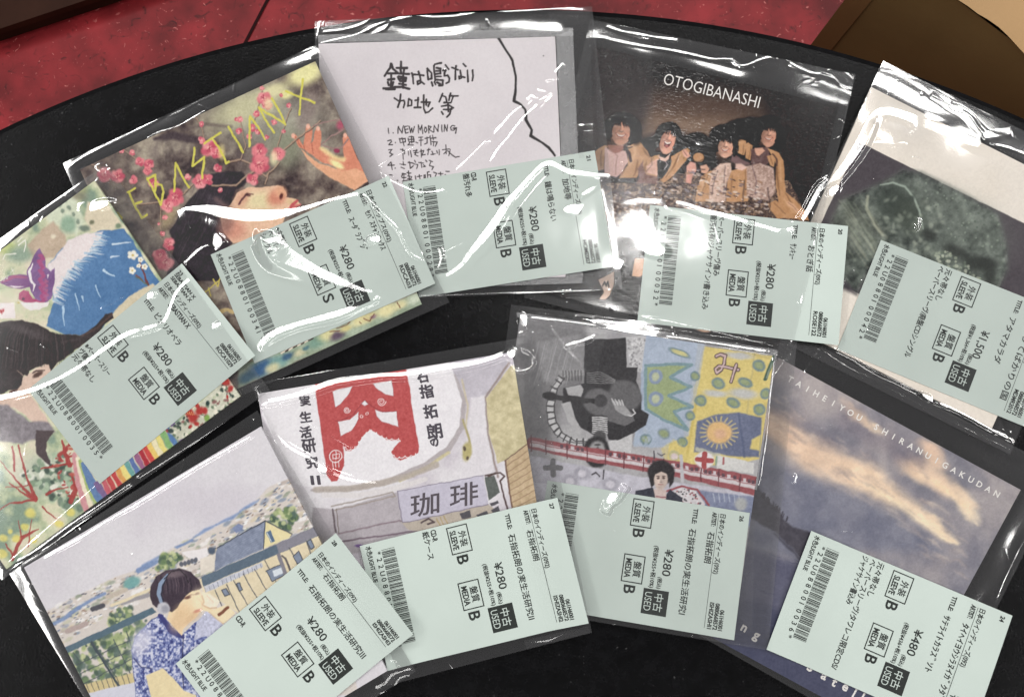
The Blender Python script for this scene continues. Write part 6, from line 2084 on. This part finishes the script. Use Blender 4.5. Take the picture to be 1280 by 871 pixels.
d7.flap([(655, 800), (735, 782), (738, 790), (658, 810)])

# 8: mural photo in a wallet
d8 = Disc([(650, 396), (968, 443), (922, 761), (604, 714)], 'bagged sleeve with a yellow and blue mural and an upside-down grey guitarist')
d8.sleeve(art_mural)
d8.price_label([(937, 642), (918, 798.6), None, (683.8, 599.8)], UNDER, dict(no='26', artist='石指拓朗', title='石指拓朗の実生活研究Ⅰ', code='ISHIZASHI1', notes=(), bar='*22U0880100045*'))
d8.bag([(639, 381), (996, 427), (960, 812), (588, 750)], seed=8, off=.0010, strokes=[
    ([(652, 396), (680, 399), (717, 403), (760, 410), (803, 417), (850, 423), (890, 429), (930, 435), (966, 441)], 4.5), ([(652, 396), (650, 404), (655, 412), (648, 418)], 5),
    ([(704, 433), (716, 429), (728, 426), (742, 420)], 6), ([(689, 411), (720, 449), (754, 491)], 1.6), ([(672, 412), (690, 408)], 2),
    ([(967, 446), (965, 470), (962, 492), (960, 520), (957, 550), (953, 575), (950, 598), (944, 612)], 3), ([(968, 462), (992, 465)], 2), ([(968, 472), (992, 474)], 2),
    ([(640, 386), (690, 394), (760, 402), (840, 412), (920, 424), (992, 432)], 2.5), ([(672, 480), (660, 540)], 1.6), ([(682, 470), (674, 520)], 1.6),
    ([(752, 640), (760, 626), (772, 616), (780, 604)], 10)], blobs=[(764, 622, 9, 5, -.7), (654, 400, 5, 8, 0)])
d8.flap([(968, 428), (995, 431), (992, 478), (966, 474)])
d8.flap([(922, 770), (932, 640), (944, 640), (940, 790)])
d8.flap([(660, 404), (756, 418), (720, 610), (650, 600)], .0014)
for q in ([(646, 390), (972, 437), (972, 443), (646, 396)], [(962, 443), (972, 438), (946, 612), (937, 612)]):
    d8.flap(q, .0011, M_VINYL, 'wallet_border')

# 9: sunset sky
d9 = Disc([(973, 447), (1276, 612), (1111, 916), (807, 751)], 'bagged sleeve with a sunset cloud over a dark hill under small white capitals')
d9.sleeve(art_sky)
L = d9.letters()
p0, p1 = np.array((988., 474.)), np.array((1246., 617.))
s_ = 'TAIHEIYOU SHIRANUIGAKUDAN'
for k, ch in enumerate(s_):
    q = p0 + (p1 - p0) * k / (len(s_) - 1)
    if ch != ' ':
        L.text(ch, q, 10.5, None, p1 - p0, bold=.02, center=True)
L.build('title_lettering', M_WHITE, d9.paper)
L = d9.letters()
for ch, x, y in (('n', 930, 785), ('g', 944.5, 796), ('e', 991, 821), ('S', 1013.5, 833), ('a', 1030, 845), ('t', 1043, 852.5), ('e', 1056.5, 859), ('l', 1068, 866), ('l', 1078, 871), ('i', 1087, 877)):
    L.text(ch, (x, y), 16, None, p1 - p0, bold=.03, center=True)
L.build('subtitle_lettering', M_WHITE, d9.paper)
d9.price_label([(1254, 766.4), None, (960.8, 810), (1016.5, 664.3)], ON_TOP, dict(no='24', artist='ﾀｲﾍｲﾖｳｼﾗﾇｲｶﾞｸﾀﾞﾝ', aw=.86, title='ｻﾃﾗｲﾄｶﾗｽﾞｿﾄ', tw=.66, code='TSRC005', yen='¥480', net='(税抜¥436+税10%)',
               notes=(('元々帯なし', .30), ('ペーパースリーヴ/タワレコ限定CDS/', .93), ('ジャケサイン書込み', .42)), bar='*22U0880010036*'))
d9.bag([(1000, 420), (1330, 590), (1150, 950), (780, 740)], seed=9, off=.0004, puff=0, waves=.0002, clear_of=d9.lab_px, strokes=[
    ([(1020, 436), (1060, 462), (1100, 480), (1150, 506), (1200, 532), (1262, 562)], 2), ([(995, 592), (992, 604)], 5), ([(1005, 468), (1028, 434)], 1.6), ([(1010, 452), (1070, 464)], 1.6),
    ([(1280, 672), (1266, 700), (1252, 730), (1244, 752)], 2.5), ([(905, 800), (960, 830), (1020, 866)], 1.6)])
d9.flap([(962, 436), (992, 444), (962, 800), (918, 790)])
